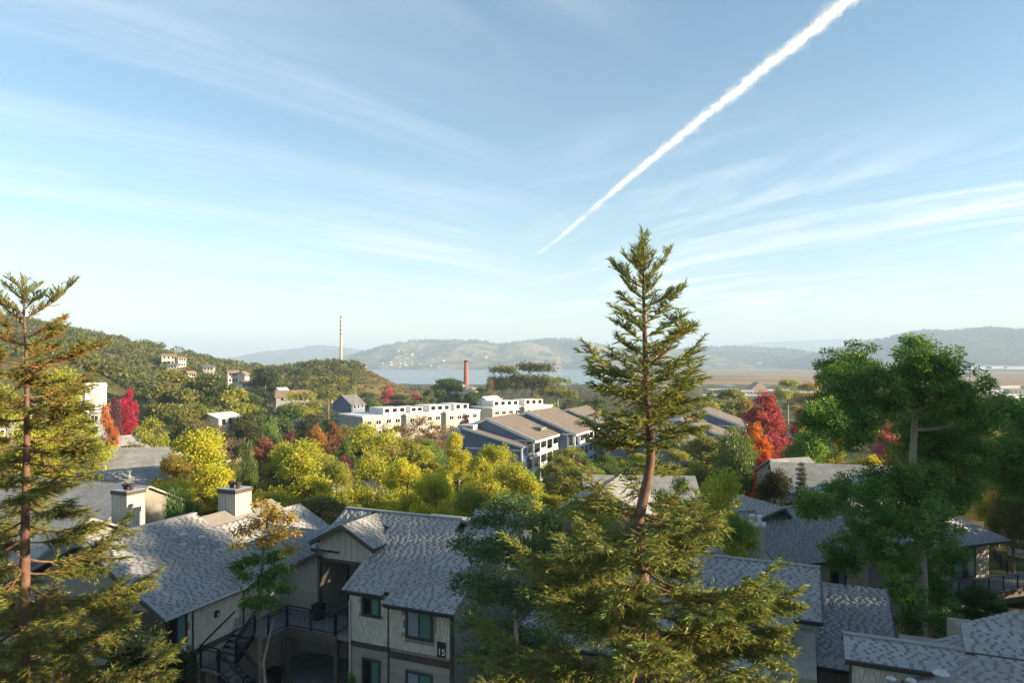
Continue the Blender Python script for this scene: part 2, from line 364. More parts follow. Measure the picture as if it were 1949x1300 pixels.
hill('hills_far_left', 8200, 1500, [(330, 699), (430, 688), (470, 678), (520, 668), (580, 662), (612, 657), (650, 661), (700, 668), (800, 680), (900, 690), (1000, 700)], M_H2, 3, 0.7)
hill('hills_across_bay', 5000, 1050, [(590, 700), (640, 684), (690, 670), (740, 657), (790, 648), (860, 648), (920, 649), (950, 656), (985, 651), (1040, 645), (1080, 645), (1120, 653), (1160, 660), (1210, 662), (1300, 668), (1400, 690), (1450, 700)], M_H1, 11)
hill('hills_marsh_side', 5600, 1500, [(1150, 690), (1250, 668), (1330, 661), (1400, 660), (1480, 664), (1530, 672), (1600, 676), (1700, 680), (1850, 686), (2000, 694)], M_H2, 21)
hill('hills_far_ridge', 11500, 1500, [(1180, 690), (1300, 668), (1400, 657), (1450, 652), (1540, 648), (1600, 645), (1640, 646), (1700, 656), (1800, 668), (1950, 680)], M_H2, 31, 0.5)
hill('hills_right', 4200, 1000, [(1480, 700), (1530, 684), (1570, 668), (1610, 661), (1650, 650), (1690, 645), (1730, 634), (1760, 630), (1800, 631), (1840, 627), (1880, 625), (1920, 627), (1980, 632), (2100, 628), (2300, 640), (2600, 690)], M_H2, 41, 1.3)

# haze --------------------------------------------------------------
m, nt, out = nmat('haze_air')
pv = N(nt, 'ShaderNodeVolumePrincipled', {'Color': (0.52, 0.70, 0.92, 1), 'Density': 0.00019, 'Anisotropy': 0.0})
nt.links.new(pv.outputs[0], out.inputs['Volume'])
mb = MB(); mb.box(-13500, 13500, -3200, 16500, -12, 470)
tag(mb.build('haze', m), kind='stuff')

# ------------------------------------------------------------------ vegetation builders
def unit(v): return v / np.maximum(np.linalg.norm(v, axis=-1, keepdims=True), 1e-9)
def leaf_quads(C, D, Nn, L, W):
    """rhombic leaves: C base points, D directions, Nn rough normals"""
    D = unit(D); S = unit(np.cross(D, Nn)); L = np.asarray(L)[:, None]; W = np.asarray(W)[:, None]
    up = np.cross(S, D)
    V = np.stack([C, C + D * L * 0.45 + S * W * 0.5 + up * L * 0.04, C + D * L, C + D * L * 0.45 - S * W * 0.5 + up * L * 0.04], 1).reshape(-1, 3)
    return V, np.arange(len(V)).reshape(-1, 4)
def leaf_tris(C, D, Nn, L, W):
    D = unit(D); S = unit(np.cross(D, Nn)); L = np.asarray(L)[:, None]; W = np.asarray(W)[:, None]
    V = np.stack([C - S * W * 0.5, C + S * W * 0.5, C + D * L], 1).reshape(-1, 3)
    return V, np.arange(len(V)).reshape(-1, 3)
class Tubes:
    def __init__(s, n=6): s.V = []; s.Fq = []; s.k = 0; s.n = n
    def add(s, pts, rad):
        pts = np.asarray(pts, float); rad = np.asarray(rad, float); m, n = len(pts), s.n
        t = unit(np.gradient(pts, axis=0)); ref = np.array([0.31, 0.95, 0.05]) if abs(t[0, 2]) > 0.7 else np.array([0, 0, 1.0])
        x = unit(np.cross(t, ref)); y = np.cross(t, x); a = np.arange(n) * 2 * math.pi / n
        V = pts[:, None] + rad[:, None, None] * (x[:, None] * np.cos(a)[None, :, None] + y[:, None] * np.sin(a)[None, :, None])
        i = np.arange(m - 1)[:, None] * n; j = np.arange(n)[None, :]; j2 = (j + 1) % n
        s.V.append(V.reshape(-1, 3)); s.Fq.append(np.stack([i + j, i + j2, i + n + j2, i + n + j], -1).reshape(-1, 4) + s.k); s.k += m * n
    def mesh(s, name): return np_mesh(name, np.concatenate(s.V), np.concatenate(s.Fq), smooth=True)
def bez(p, q, bend, n=6):
    p = np.asarray(p, float); q = np.asarray(q, float); t = np.linspace(0, 1, n)[:, None]
    mid = (p + q) / 2 + np.asarray(bend, float)
    return (1 - t) ** 2 * p + 2 * t * (1 - t) * mid + t ** 2 * q

def tree_data(rs, blobs, nclump, nleaf, llen, lw, rclump, trunk_pts, trunk_r, droop=0.0, twig_r=0.02, shell=0.55, hang=0.0, flat=0.75, full=False):
    """crown: leaf clumps spread through each blob, limbs from the trunk to blobs, twigs to clumps"""
    tb = Tubes(6); tp = np.asarray(trunk_pts, float); tb.add(tp, np.linspace(trunk_r, trunk_r * 0.45, len(tp)))
    CC, RR = [], []
    node = [tp[0] + (tp[-1] - tp[0]) * 0]; nd = np.concatenate([np.linspace(tp[k], tp[k + 1], 6) for k in range(len(tp) - 1)]); nr = np.linspace(trunk_r, trunk_r * 0.45, len(nd)); nd, nr = nd[len(nd) // 4:], nr[len(nr) // 4:]
    for bi, (cx, cy, cz, r) in enumerate(sorted(blobs, key=lambda q: np.hypot(q[0] - tp[-1, 0], q[1] - tp[-1, 1]) + 0.3 * abs(q[2] - tp[-1, 2]))):
        c = np.array([cx, cy, cz]); dv_ = c - nd; cost = np.linalg.norm(dv_, axis=1) + 2.2 * np.maximum(0, 0.35 * r - dv_[:, 2]) + 0.25 * np.hypot(dv_[:, 0], dv_[:, 1])
        k0 = int(np.argmin(cost)); st = nd[k0]
        path = bez(st, c, np.array([0, 0, -0.10]) * np.linalg.norm(c - st) + rs.normal(0, 0.05 * np.linalg.norm(c - st), 3), 7)
        r0 = max(min(nr[k0] * 0.7, trunk_r * 0.4), twig_r * 1.3); rr_ = np.linspace(r0, max(r0 * 0.4, twig_r), 7); tb.add(path, rr_); nd = np.concatenate([nd, path[2:]]); nr = np.concatenate([nr, rr_[2:]])
        n = max(4, int(nclump * (r / np.mean([b[3] for b in blobs])) ** 2))
        d = unit(rs.normal(0, 1, (n, 3))); d[:, 2] = np.where((d[:, 2] < -0.35) & (not full), -d[:, 2] * 0.6, d[:, 2]); rad = r * (shell + (1 - shell) * rs.random(n)) * np.where(rs.random(n) < 0.3, rs.uniform(0.2, 0.9, n), 1)
        cc = c + d * rad[:, None] * np.array([1, 1, flat])
        for k in range(n):
            if rs.random() < 0.55: tb.add(bez(path[rs.integers(3, 7)], cc[k], rs.normal(0, 0.12 * r, 3), 4), np.linspace(twig_r, twig_r * 0.35, 4))
        CC.append(cc); RR.append(rclump * rs.uniform(0.65, 1.3, n))
    CC = np.concatenate(CC); RR = np.concatenate(RR); n = len(CC)
    per = np.maximum(4, (nleaf * (RR / rclump) ** 2 * rs.uniform(0.7, 1.3, n)).astype(int)); idx = np.repeat(np.arange(n), per); m = len(idx)
    off = unit(rs.normal(0, 1, (m, 3))) * (rs.random(m) ** 0.45)[:, None] * RR[idx][:, None] * np.array([1, 1, 0.62])
    pos = CC[idx] + off
    if hang: pos[:, 2] -= rs.random(m) ** 1.2 * hang
    dr = unit(off + rs.normal(0, 0.35, (m, 3)) * RR[idx][:, None]); dr[:, 2] -= droop
    nrm = rs.normal(0, 0.6, (m, 3)) + unit(off) * 0.7 + np.array([0, 0, 0.25])
    V, Fq = leaf_quads(pos, dr, nrm, llen * rs.uniform(0.7, 1.3, m), lw * rs.uniform(0.7, 1.3, m))
    ctone = rs.uniform(0.0, 1.0, n)
    rnd = np.clip(0.55 * ctone[idx] + 0.45 * rs.random(m), 0, 1)
    return np_mesh('crown', V, Fq, rnd), tb.mesh('trunk')

def dome_blobs(rs, n, w, h, z0, rr=(0.28, 0.42), oval=1.0):
    out = []
    for k in range(n):
        a = k * 2.4 + rs.uniform(-0.4, 0.4); f = math.sqrt((k + 0.5) / n)
        zt = z0 + (h - z0) * (1 - 0.72 * f ** 2) * oval - w * 0.12
        x, y = 0.5 * w * 0.68 * f * math.cos(a), 0.5 * w * 0.68 * f * math.sin(a)
        r = w * rs.uniform(rr[0] * .75, rr[1] * 1.1) * 0.5
        out.append((x, y, max(zt - r * 0.6 + rs.uniform(-0.13, 0.07) * h, z0 + r * 0.5), r))
        if f > 0.45: out.append((x * 1.12, y * 1.12, z0 + (zt - z0) * rs.uniform(0.15, 0.5), r * 0.85))
    return out
# prototypes: 10 m high, 8 m wide, scaled to each tree -----------------
PROTO = {}
def proto(kind, k, fine):
    key = (kind, k, fine)
    if key in PROTO: return PROTO[key]
    rs = np.random.default_rng(abs(hash(kind)) % 1 + 100 * k + {'round': 1, 'oval': 2, 'open': 3, 'willow': 4, 'bare': 5, 'euc': 6, 'pine': 7, 'shrub': 8}[kind] + 50 * fine)
    f = (0.4, 0.8, 1.5)[fine]; ls = (0.42, 0.26, 0.175)[fine]
    tp = lambda h: [(0, 0, -0.6), (0.05, 0.02, h * 0.2), (-0.06 + rs.normal(0, .1), 0.05, h * 0.4), (rs.normal(0, .2), rs.normal(0, .2), h * 0.62)]
    bark = M_BARK
    if kind == 'round': d = tree_data(rs, dome_blobs(rs, 12, 8, 10, 1.6), 26, 62 * f, ls, ls * 0.55, 0.62, tp(8), 0.26)
    elif kind == 'oval': d = tree_data(rs, dome_blobs(rs, 9, 7.4, 10.2, 1.8, (0.26, 0.4), 1.0), 28, 60 * f, ls, ls * 0.55, 0.6, tp(9), 0.24)
    elif kind == 'open': d = tree_data(rs, dome_blobs(rs, 11, 8, 10, 2.6, (0.25, 0.38)), 20, 44 * f, ls, ls * 0.5, 0.55, tp(7), 0.24, twig_r=0.03)
    elif kind == 'willow': d = tree_data(rs, dome_blobs(rs, 11, 7.6, 9.6, 3.6), 20, 60 * f, ls * 1.2, ls * 0.3, 0.5, tp(8), 0.26, droop=1.6, hang=2.4)
    elif kind == 'bare': d = tree_data(rs, dome_blobs(rs, 11, 8, 10, 2.4, (0.3, 0.42)), 26, 16 * f, ls * 0.8, ls * 0.34, 0.6, tp(7), 0.2, twig_r=0.035, shell=0.3); bark = M_TWIG
    elif kind == 'euc': d = tree_data(rs, [(x, y, z, r) for x, y, z, r in dome_blobs(rs, 9, 8, 10, 4.4, (0.24, 0.36))], 18, 44 * f, ls, ls * 0.34, 0.62, tp(8), 0.22, droop=0.8, twig_r=0.035); bark = M_PBARK
    elif kind == 'pine': d = tree_data(rs, [(rs.normal(0, .2), rs.normal(0, .2), 9.7 - 1.15 * i, 0.35 + 0.38 * i) for i in range(8)], 20, 40 * f, ls * 0.8, ls * 0.2, 0.5, [(0, 0, -.6), (0, 0, 3), (0, 0, 6), (0, 0, 9.2)], 0.22, flat=0.5)
    elif kind == 'shrub': d = tree_data(rs, [(rs.normal(0, 2.0), rs.normal(0, 2.0), rs.uniform(2.5, 6.5), 2.3) for i in range(9)], 24, 34 * f, ls * 1.25, ls * 0.6, 1.0, [(0, 0, -.5), (0, 0, 1.5), (0, 0, 3)], 0.25)
    co = np.empty(len(d[0].vertices) * 3, np.float32); d[0].vertices.foreach_get('co', co); co = co.reshape(-1, 3)
    ztop = np.percentile(co[:, 2], 99.7); rad = np.percentile(np.hypot(co[:, 0], co[:, 1]), 97)
    for me in d:
        k3 = np.empty(len(me.vertices) * 3, np.float32); me.vertices.foreach_get('co', k3); k3 = k3.reshape(-1, 3) * np.array([0.5 / rad, 0.5 / rad, 1 / ztop], np.float32)
        me.vertices.foreach_set('co', k3.ravel()); me.update()
    PROTO[key] = (d[0], d[1], bark); d[0].materials.append(M_LEAF); d[1].materials.append(bark)
    return PROTO[key]
NTREE = [0]
def tree(kind, px, ytop, wpx, D, col, label, cat='tree', group=None, name=None, zbase=None, fine=None):
    NTREE[0] += 1; k = NTREE[0] % 2; fine = (2 if D < 82 else 1 if D < 190 else 0) if fine is None else fine
    crown, trunk, bark = proto(kind, k if kind in ('round', 'open') else 0, fine)
    p = P(px, ytop, D); zb = hz(p.x, p.y) if zbase is None else zbase; H = max(p.z - zb, 1.5); W = wpx / F * D
    H = max(H, W * 0.55)
    e = empty(name or {'willow': 'weeping_tree', 'euc': 'eucalyptus_tree', 'pine': 'conifer_tree', 'bare': 'sparse_tree', 'shrub': 'shrub'}.get(kind, 'broadleaf_tree'),
              (p.x, p.y, p.z - H if H > p.z - zb else zb), random.uniform(0, 6.28), label, cat, group)
    sx = W; sz = H
    for nm, me in (('crown', crown), ('trunk', trunk)):
        o = link(nm, me, None, e); o.scale = (sx, sx, sz)
        if nm == 'crown': o.color = c4(col)
    return e

# redwoods ------------------------------------------------------------
def redwood(label, base, top, trunk_r, trunk_px, prof, seed, col, gaps=(), nup=1.0, elev=None, warm=0.55, zlow=None, warmf=lambda d: 0.0):
    """trunk polyline, whorled drooping branches, flat sprays of needle shoots. prof(depth below top, azimuth) = reach"""
    rs = np.random.default_rng(seed); e = empty('redwood_tree', base, 0, label, 'tree')
    b = np.array(base); tb = Tubes(9); tl = Tubes(5)
    tp = np.array([[x, y, z] for x, y, z in trunk_px]) - b
    zs = tp[:, 2]; fine = np.linspace(zs[0], zs[-1], 40)
    tx = np.stack([np.interp(fine, zs, tp[:, 0]), np.interp(fine, zs, tp[:, 1]), fine], 1)
    H = zs[-1]; rad = np.maximum(trunk_r * ((H - fine) / H) ** 0.85, 0.012); tb.add(tx, rad)
    at = lambda z: np.array([np.interp(z, fine, tx[:, 0]), np.interp(z, fine, tx[:, 1]), z])
    SC_, SD_, SN_, SL_, SA_ = [], [], [], [], []
    def sprays(pts, t0, lmax, d, up, rust=0.0):
        """twigs left and right of a branch, each with pairs of shoots"""
        seg = np.linalg.norm(np.diff(pts, axis=0), axis=1).sum(); n = max(4, int(seg / 0.062))
        tt = np.linspace(t0, 1, n); ix = np.linspace(0, 1, len(pts))
        Q = np.stack([np.interp(tt, ix, pts[:, j]) for j in range(3)], 1); Td = unit(np.gradient(Q, axis=0))
        for k in range(n):
            for sgn in ((1, -1) if rs.random() < 0.8 else (rs.choice([-1, 1]),)):
                side = np.cross(Td[k], [0, 0, 1.0]); side = side / max(np.linalg.norm(side), 1e-6) * sgn
                lt = lmax * (0.35 + 0.65 * math.sin(math.pi * min(1, 0.15 + tt[k] * 0.8))) * rs.uniform(0.5, 1.15)
                dirt = Td[k] * rs.uniform(0.45, 0.9) + side * rs.uniform(0.5, 1.0) + np.array([0, 0, up + rs.normal(0, 0.28)]); dirt /= np.linalg.norm(dirt)
                m = max(3, int(lt / 0.026)); w = np.linspace(0.06, 1, m)
                sag = np.array([0, 0, -0.16 * lt]) * (w ** 2)[:, None] * (1 if up < 0.3 else -0.7)
                base_ = Q[k] + dirt * (w * lt)[:, None] + sag
                s2 = np.cross(dirt, [0, 0, 1.0]); s2 /= max(np.linalg.norm(s2), 1e-6)
                alt = np.where(np.arange(m) % 2 == 0, 1, -1)[:, None]
                dd = dirt * rs.uniform(0.6, 1.0, (m, 1)) + s2 * alt * rs.uniform(0.25, 0.65, (m, 1)) + rs.normal(0, 0.20, (m, 3)) + np.array([0, 0, 0.15 if up > 0.3 else -0.12])
                SC_.append(base_); SD_.append(dd); SN_.append(rs.normal(0, 1.0, (m, 3)) + np.array([0, -.3, .4]))
                SL_.append(rs.uniform(0.10, 0.20, m))
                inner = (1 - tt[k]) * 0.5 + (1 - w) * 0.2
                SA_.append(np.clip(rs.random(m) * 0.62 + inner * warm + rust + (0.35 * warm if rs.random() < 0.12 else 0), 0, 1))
                if rs.random() < 0.5: tl.add(np.stack([Q[k], Q[k] + dirt * lt * 0.6, base_[-1]]), [0.006, 0.004, 0.002])
    z = H - 0.12; az = rs.uniform(0, 6.28); sprays(np.stack([at(H - 1.0), at(H - 0.5), at(H)]), 0.1, 0.16, None, 0.5)
    while z > (zlow if zlow is not None else H * 0.12):
        dtop = H - z; az += 2.4 + rs.normal(0, 0.35)
        R = prof(dtop, az) * rs.uniform(0.5, 1.12)
        dens = 1.0
        for g0, g1, kk in gaps:
            if g0 < dtop < g1: dens = kk
        if rs.random() < dens and R > 0.12:
            p0 = at(z); el = elev(dtop) + rs.normal(0, 0.10); n = 9; t = np.linspace(0, 1, n)
            bow = 0.10 if dtop > 3 else 0.0
            rr = R * t; zz_ = R * (np.tan(el) * t - bow * 4 * t * (1 - t) * rs.uniform(0.6, 1.4) + (0.22 if dtop > 2 else 0.30) * t ** 2.4 * rs.uniform(0.5, 1.3))
            wob = rs.normal(0, 0.035 * R, n).cumsum() * 0.35; ca, sa = math.cos(az), math.sin(az)
            pts = np.stack([p0[0] + rr * ca - wob * sa, p0[1] + rr * sa + wob * ca, p0[2] + zz_], 1)
            tl.add(pts, np.linspace(max(0.012, 0.014 * R ** 0.8 + 0.006), 0.004, n))
            upv = 0.55 if dtop < 1.8 else (0.25 if dtop < 3.5 else -0.02)
            sprays(pts, 0.10 if R < 1.6 else 0.22, min(0.62, 0.16 + 0.17 * R), None, upv, warmf(dtop) * rs.random())
            nsub = int(R * (1.6 if dtop < 2.6 else 2.7) + .5)        # second order branches carry most of the foliage
            for q in range(nsub):
                ti = rs.uniform(0.3, 0.92); o = np.array([np.interp(ti, t, pts[:, j]) for j in range(3)])
                a2 = az + rs.choice([-1, 1]) * rs.uniform(0.5, 1.05); l2 = R * (1.05 - ti) * rs.uniform(0.45, 0.8) + 0.2
                tip = np.array([math.cos(a2), math.sin(a2), 0]) * l2; w2 = np.linspace(0, 1, 6)
                dz = l2 * (np.tan(el) * 0.5 * w2 + (0.35 if dtop < 3 else 0.05) * w2 ** 2 - (0.0 if dtop < 3 else 0.22) * w2 * rs.uniform(0.3, 1.3) + 0.2 * w2 ** 3 * rs.random())
                p2 = o + tip * w2[:, None]; p2[:, 2] += dz; tl.add(p2, np.linspace(0.010, 0.003, 6))
                sprays(p2, 0.1, min(0.42, 0.14 + 0.2 * l2), None, upv, warmf(dtop) * rs.random())
        z -= rs.uniform(0.055, 0.12) * nup * (1.35 if dtop < 3.2 else 1 + dtop * 0.03)
    C = np.concatenate(SC_); D = np.concatenate(SD_); Nn = np.concatenate(SN_); L = np.concatenate(SL_); A = np.concatenate(SA_)
    V, Fq = leaf_tris(C, D, Nn, L, np.full(len(L), 0.029) * RNG.uniform(0.75, 1.3, len(L)))
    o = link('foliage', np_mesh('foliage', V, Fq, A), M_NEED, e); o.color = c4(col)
    link('trunk', tb.mesh('trunk'), M_RBARK, e); link('branches', tl.mesh('branches'), M_RBARK, e)
    return e, len(L)
def px3(px, py, D): v = P(px, py, D); return (v.x, v.y, v.z)

# ------------------------------------------------------------------ building kit
TH = math.radians(22.9); CT, ST = math.cos(TH), math.sin(TH)
class Bld:
    """building with its own rotated frame; coordinates a (along), v (away), z (absolute height)"""
    def __init__(s, name, label, a0, v0, z0, rot=-TH, org=(0, 0), cat='building', group=None):
        s.rot = rot; s.c, s.s = math.cos(rot), math.sin(rot); s.o = org; s.off = Vector((a0, v0, z0))
        w = s.W(a0, v0, z0); s.e = empty(name, w, rot, label, cat, group)
    def W(s, a, v, z): return Vector((s.o[0] + a * s.c - v * s.s, s.o[1] + a * s.s + v * s.c, z))
    def L(s, p): return Vector(p) - s.off
    def mk(s, name, mb, mat, parent=None):
        mb.v = [tuple(Vector(q) - s.off) for q in mb.v]; return mb.build(name, mat, parent or s.e)
    def box(s, name, mat, a0, a1, v0, v1, z0, z1, parent=None):
        return s.mk(name, MB().box(a0, a1, v0, v1, z0, z1), mat, parent)
    def bar(s, name, mat, p, q, w, h=None, parent=None): return s.mk(name, MB().bar(p, q, w, h), mat, parent)

TABW = (0.18, 0.23, 0.28, 0.34)
TABM = {}
def piece_mesh(kind, w, h, t0, t1, mat):
    """thin tilted piece lying on its plane: x along, y up the slope, z outwards"""
    key = (kind, round(w, 3), round(h, 3))
    if key not in TABM:
        mb = MB(); mb.v = [(0, 0, -0.002), (w, 0, -0.002), (w, h, -0.002), (0, h, -0.002), (0, 0, t0), (w, 0, t0), (w, h, t1), (0, h, t1)]
        mb.f = [(4, 5, 6, 7), (0, 1, 5, 4), (1, 2, 6, 5), (3, 0, 4, 7)]; me = mb.mesh(kind); me.materials.append(mat); TABM[key] = me
    return TABM[key]
def pieces(parent, name, stuff_name, O, e, s, n, items, mat_i, mat_s, t0, t1, nind, camd):
    """items (a, b, w, h) on plane O + a e + b s. The nind nearest become objects, the rest one joined part"""
    items = sorted(items, key=lambda q: camd(O + e * (q[0] + q[2] / 2) + s * q[1]))
    R = Matrix((e, s, n)).transposed().to_4x4()
    for a, b, w, h in items[:nind]:
        o = link(name, piece_mesh(name, w, h, t0, t1, mat_i), None, parent)
        o.matrix_local = Matrix.Translation(O + e * a + s * b) @ R
    rest = items[nind:]
    if rest:
        A = np.array(rest); n_ = len(A); Oe, ee, se, ne = (np.array(x) for x in (O, e, s, n))
        a, b, w, h = (A[:, i:i + 1] for i in range(4))
        pt = lambda x, y, t: Oe + x * ee + y * se + t * ne
        V = np.stack([pt(a, b, -0.002), pt(a + w, b, -0.002), pt(a + w, b + h, -0.002), pt(a, b + h, -0.002), pt(a, b, t0), pt(a + w, b, t0), pt(a + w, b + h, t1), pt(a, b + h, t1)], 1).reshape(-1, 3)
        Fq = (np.array([(4, 5, 6, 7), (0, 1, 5, 4), (1, 2, 6, 5), (3, 0, 4, 7)])[None] + np.arange(n_)[:, None, None] * 8).reshape(-1, 4)
        o = link(stuff_name, np_mesh(stuff_name, V, Fq, np.repeat(RNG.random(n_), 4)), mat_s, parent); tag(o, kind='stuff')
BUDGET = {}
def scan(poly, b):
    xs = []
    for i in range(len(poly)):
        (x0, y0), (x1, y1) = poly[i], poly[(i + 1) % len(poly)]
        if (y0 <= b < y1) or (y1 <= b < y0): xs.append(x0 + (b - y0) / (y1 - y0) * (x1 - x0))
    return (min(xs), max(xs)) if len(xs) >= 2 else None
def roof(B, pts, name='roof_slope', thick=0.14, shingles=True, nind=0, mat=None, trim=True):
    """sloping roof plane; first edge of pts is the eave. Deck slab + raised shingle tabs + eave fascia"""
    pts = [B.L(p) for p in pts]; e = (pts[1] - pts[0]).normalized(); n = e.cross(pts[2] - pts[0]).normalized()
    if n.z < 0: e = -e; n = e.cross(pts[2] - pts[0]).normalized(); O = pts[1]
    else: O = pts[0]
    if n.z < 0: n = -n
    s = n.cross(e).normalized()
    if s.z < 0: s = -s
    mb = MB().prism(pts, -n * thick); deck = mb.build(name, mat or M_DECK, B.e)
    if trim:
        q0, q1 = pts[0], pts[1]; MB().bar(q0 - n * (thick * .5 + .03) - s * 0.035, q1 - n * (thick * .5 + .03) - s * 0.035, 0.06, thick + .06, up=n).build('fascia', M_FASC, deck)
    if shingles:
        poly = [((p - O).dot(e), (p - O).dot(s)) for p in pts]; bm = max(p[1] for p in poly); items = []; b = 0.0; ex = 0.125
        while b < bm - 0.05:
            r0, r1 = scan(poly, b + 0.01), scan(poly, min(b + ex, bm) - 0.01)
            if r0 and r1:
                x0, x1 = max(r0[0], r1[0]) + 0.005, min(r0[1], r1[1]) - 0.005; a = x0
                while a < x1:
                    w = random.choice(TABW); w2 = min(w, x1 - a)
                    if w2 > 0.04: items.append((a, b, w2 if w2 < w else w, ex + 0.012))
                    a += w + (0.006 if random.random() < 0.25 else random.uniform(0.10, 0.16))
            b += ex
        Wl = B.e.matrix_basis
        camd = lambda q: (Wl @ q - Vector((0, 0, CZ))).length
        pieces(deck, 'shingle', 'shingle_rows', O, e, s, n, items, M_TAB, M_TABS, 0.013, 0.006, nind, camd)
    return deck
def shakes(B, parent, O, e, W, H, holes=(), nind=0, row=0.2, up=Vector((0, 0, 1)), topf=None):
    """rows of wall shakes on a vertical face; holes (a0,a1,b0,b1) left free"""
    O = B.L(O); e = Vector(e); n = e.cross(up); items = []; b = 0.0; k = 0
    while b < H - 0.03:
        h = min(row, H - b); a = -random.uniform(0, 0.1); lim = W if topf is None else W
        while a < W - 0.01:
            w = random.choice((0.12, 0.15, 0.18, 0.22)); a0 = max(a, 0); w_ = min(a + w, W) - a0
            ok = w_ > 0.03 and not any(a0 + w_ > h0 and a0 < h1 and b + h > g0 and b < g1 for h0, h1, g0, g1 in holes)
            if topf is not None and b + h > topf(a0 + w_ / 2): ok = False
            if ok: items.append((a0, b, w_ - 0.020, h - 0.012))
            a += w
        b += row
    Wl = B.e.matrix_basis; camd = lambda q: (Wl @ q - Vector((0, 0, CZ))).length
    pieces(parent, 'shake', 'shake_rows', O, e, up, n, items, M_SHAKE, M_SHAKES, 0.034, 0.010, nind, camd)
def laps(B, parent, O, e, W, H, holes=(), row=0.17):
    """lap siding boards, one object per board"""
    O = B.L(O); e = Vector(e); up = Vector((0, 0, 1)); n = e.cross(up); R = Matrix((e, up, n)).transposed().to_4x4(); b = 0.0
    while b < H - 0.02:
        h = min(row, H - b); spans = [(0.0, W)]
        for h0, h1, g0, g1 in holes:
            if b + h > g0 and b < g1:
                spans = [q for x0, x1 in spans for q in ((x0, min(x1, h0)), (max(x0, h1), x1)) if q[1] - q[0] > 0.05]
        for x0, x1 in spans:
            o = link('siding_board', piece_mesh('siding_board', x1 - x0, h + 0.004, 0.020, 0.005, M_LAP), None, parent)
            o.matrix_local = Matrix.Translation(O + e * x0 + up * b) @ R
        b += row
def battens(B, parent, O, e, W, top, step=0.32, h0=0.0):
    """boards with raised battens; top(a) gives the height"""
    O = B.L(O); e = Vector(e); n = e.cross(Vector((0, 0, 1))); a = 0.0
    while a <= W + 0.01:
        p = O + e * a + n * 0.012; h = top(a)
        if h > 0.06: MB().bar(p, p + Vector((0, 0, h)), 0.05, 0.03, up=n).build('batten', M_BB, parent)
        a += step
def window(B, O, e, w, h, parent=None, split=0.5, kinds=('glass', 'blind'), fr=0.09, trimw=True, name='window'):
    """sliding window: frame of four bars + mullion, panes as sub-parts"""
    O = B.L(O); e = Vector(e); up = Vector((0, 0, 1)); n = e.cross(up); mb = MB(); d = n * 0.05
    for x0, x1, z0, z1 in ((-fr, w + fr, -fr, 0), (-fr, w + fr, h, h + fr), (-fr, 0, 0, h), (w, w + fr, 0, h)):
        p = [O + e * x + up * z for x, z in ((x0, z0), (x1, z0), (x1, z1), (x0, z1))]; mb.prism(p, d)
    f = mb.build(name, M_TRIM, parent or B.e); mb = MB(); sash = 0.035; m_ = w * split
    for x0, x1, z0, z1 in ((0, w, 0, sash), (0, w, h - sash, h), (0, sash, sash, h - sash), (w - sash, w, sash, h - sash), (m_ - sash, m_ + sash, sash, h - sash)):
        mb.prism([O + e * x + up * z - n * .01 for x, z in ((x0, z0), (x1, z0), (x1, z1), (x0, z1))], n * 0.035)
    mb.build('sash', M_WFR, f)
    xs_ = [(sash, m_ - sash), (m_ + sash, w - sash)]
    for (x0, x1), kd in zip(xs_, kinds):
        mb = MB().prism([O + e * x + up * z for x, z in ((x0, sash), (x1, sash), (x1, h - sash), (x0, h - sash))], n * 0.012)
        mb.build('pane', {'glass': M_GLASS, 'blind': M_BLIND, 'curtain': M_CURT}[kd], f)
    return f
BALM = {}
def railing(B, p, q, hgt=1.05, parent=None, step=0.115, posts=True, mat=None):
    """one railing run: top rail, lower rail, posts, single balusters"""
    mat = mat or M_RAIL; p = B.L(p); q = B.L(q); up = Vector((0, 0, 1)); r = MB()
    r.bar(p + up * hgt, q + up * hgt, 0.06, 0.05)
    ro = r.build('railing', mat, parent or B.e)
    for hh in (hgt - .15, .09): MB().bar(p + up * hh, q + up * hh, 0.04, 0.04).build('rail', mat, ro)
    L = (q - p).length; n = max(2, int(L / step))
    hb = hgt - 0.15 - 0.09
    if 'b' not in BALM:
        BALM['b'] = MB().box(-.009, .009, -.009, .009, 0, 1).mesh('baluster')
    for k in range(1, n):
        o = link('baluster', BALM['b'] if mat is M_RAIL else BALM.setdefault(mat.name, BALM['b'].copy()), mat, ro); o.location = p.lerp(q, k / n) + up * 0.09; o.scale = (1, 1, hb)
    if posts:
        for k in range(max(1, round(L / 1.5)) + 1):
            c = p.lerp(q, k / max(1, round(L / 1.5))); o = MB().bar(c, c + up * (hgt + .02), 0.07).build('post', mat, ro)
    return ro
def chimney(B, a0, a1, v0, v1, z0, z1, flues=2):
    """clad chimney stack with battens, dark cap, round flue pots"""
    st = B.box('chimney', M_BB, a0, a1, v0, v1, z0, z1)
    U = (1, 0, 0); Vv = (0, 1, 0)
    for O, e, W in (((a0, v0, z0), U, a1 - a0), ((a1, v0, z0), Vv, v1 - v0)):
        battens(B, st, O, e, W, lambda a: z1 - z0, 0.24)
    B.box('cap', M_TRIM, a0 - .07, a1 + .07, v0 - .07, v1 + .07, z1 + .002, z1 + .22, st)
    B.box('cap_tray', M_METAL, a0 - .02, a1 + .02, v0 - .02, v1 + .02, z1 + .222, z1 + .25, st)
    for k in range(flues):
        a = a0 + (a1 - a0) * (k + .8) / (flues + .6); v = (v0 + v1) / 2
        mb = MB(); mb.cyl(a, v, z1 + .25, z1 + .42, .13); mb.cyl(a, v, z1 + .42, z1 + .56, .2); mb.cyl(a, v, z1 + .56, z1 + .62, .2, .06)
        B.mk('flue', mb, M_SOOT, st)
    return st
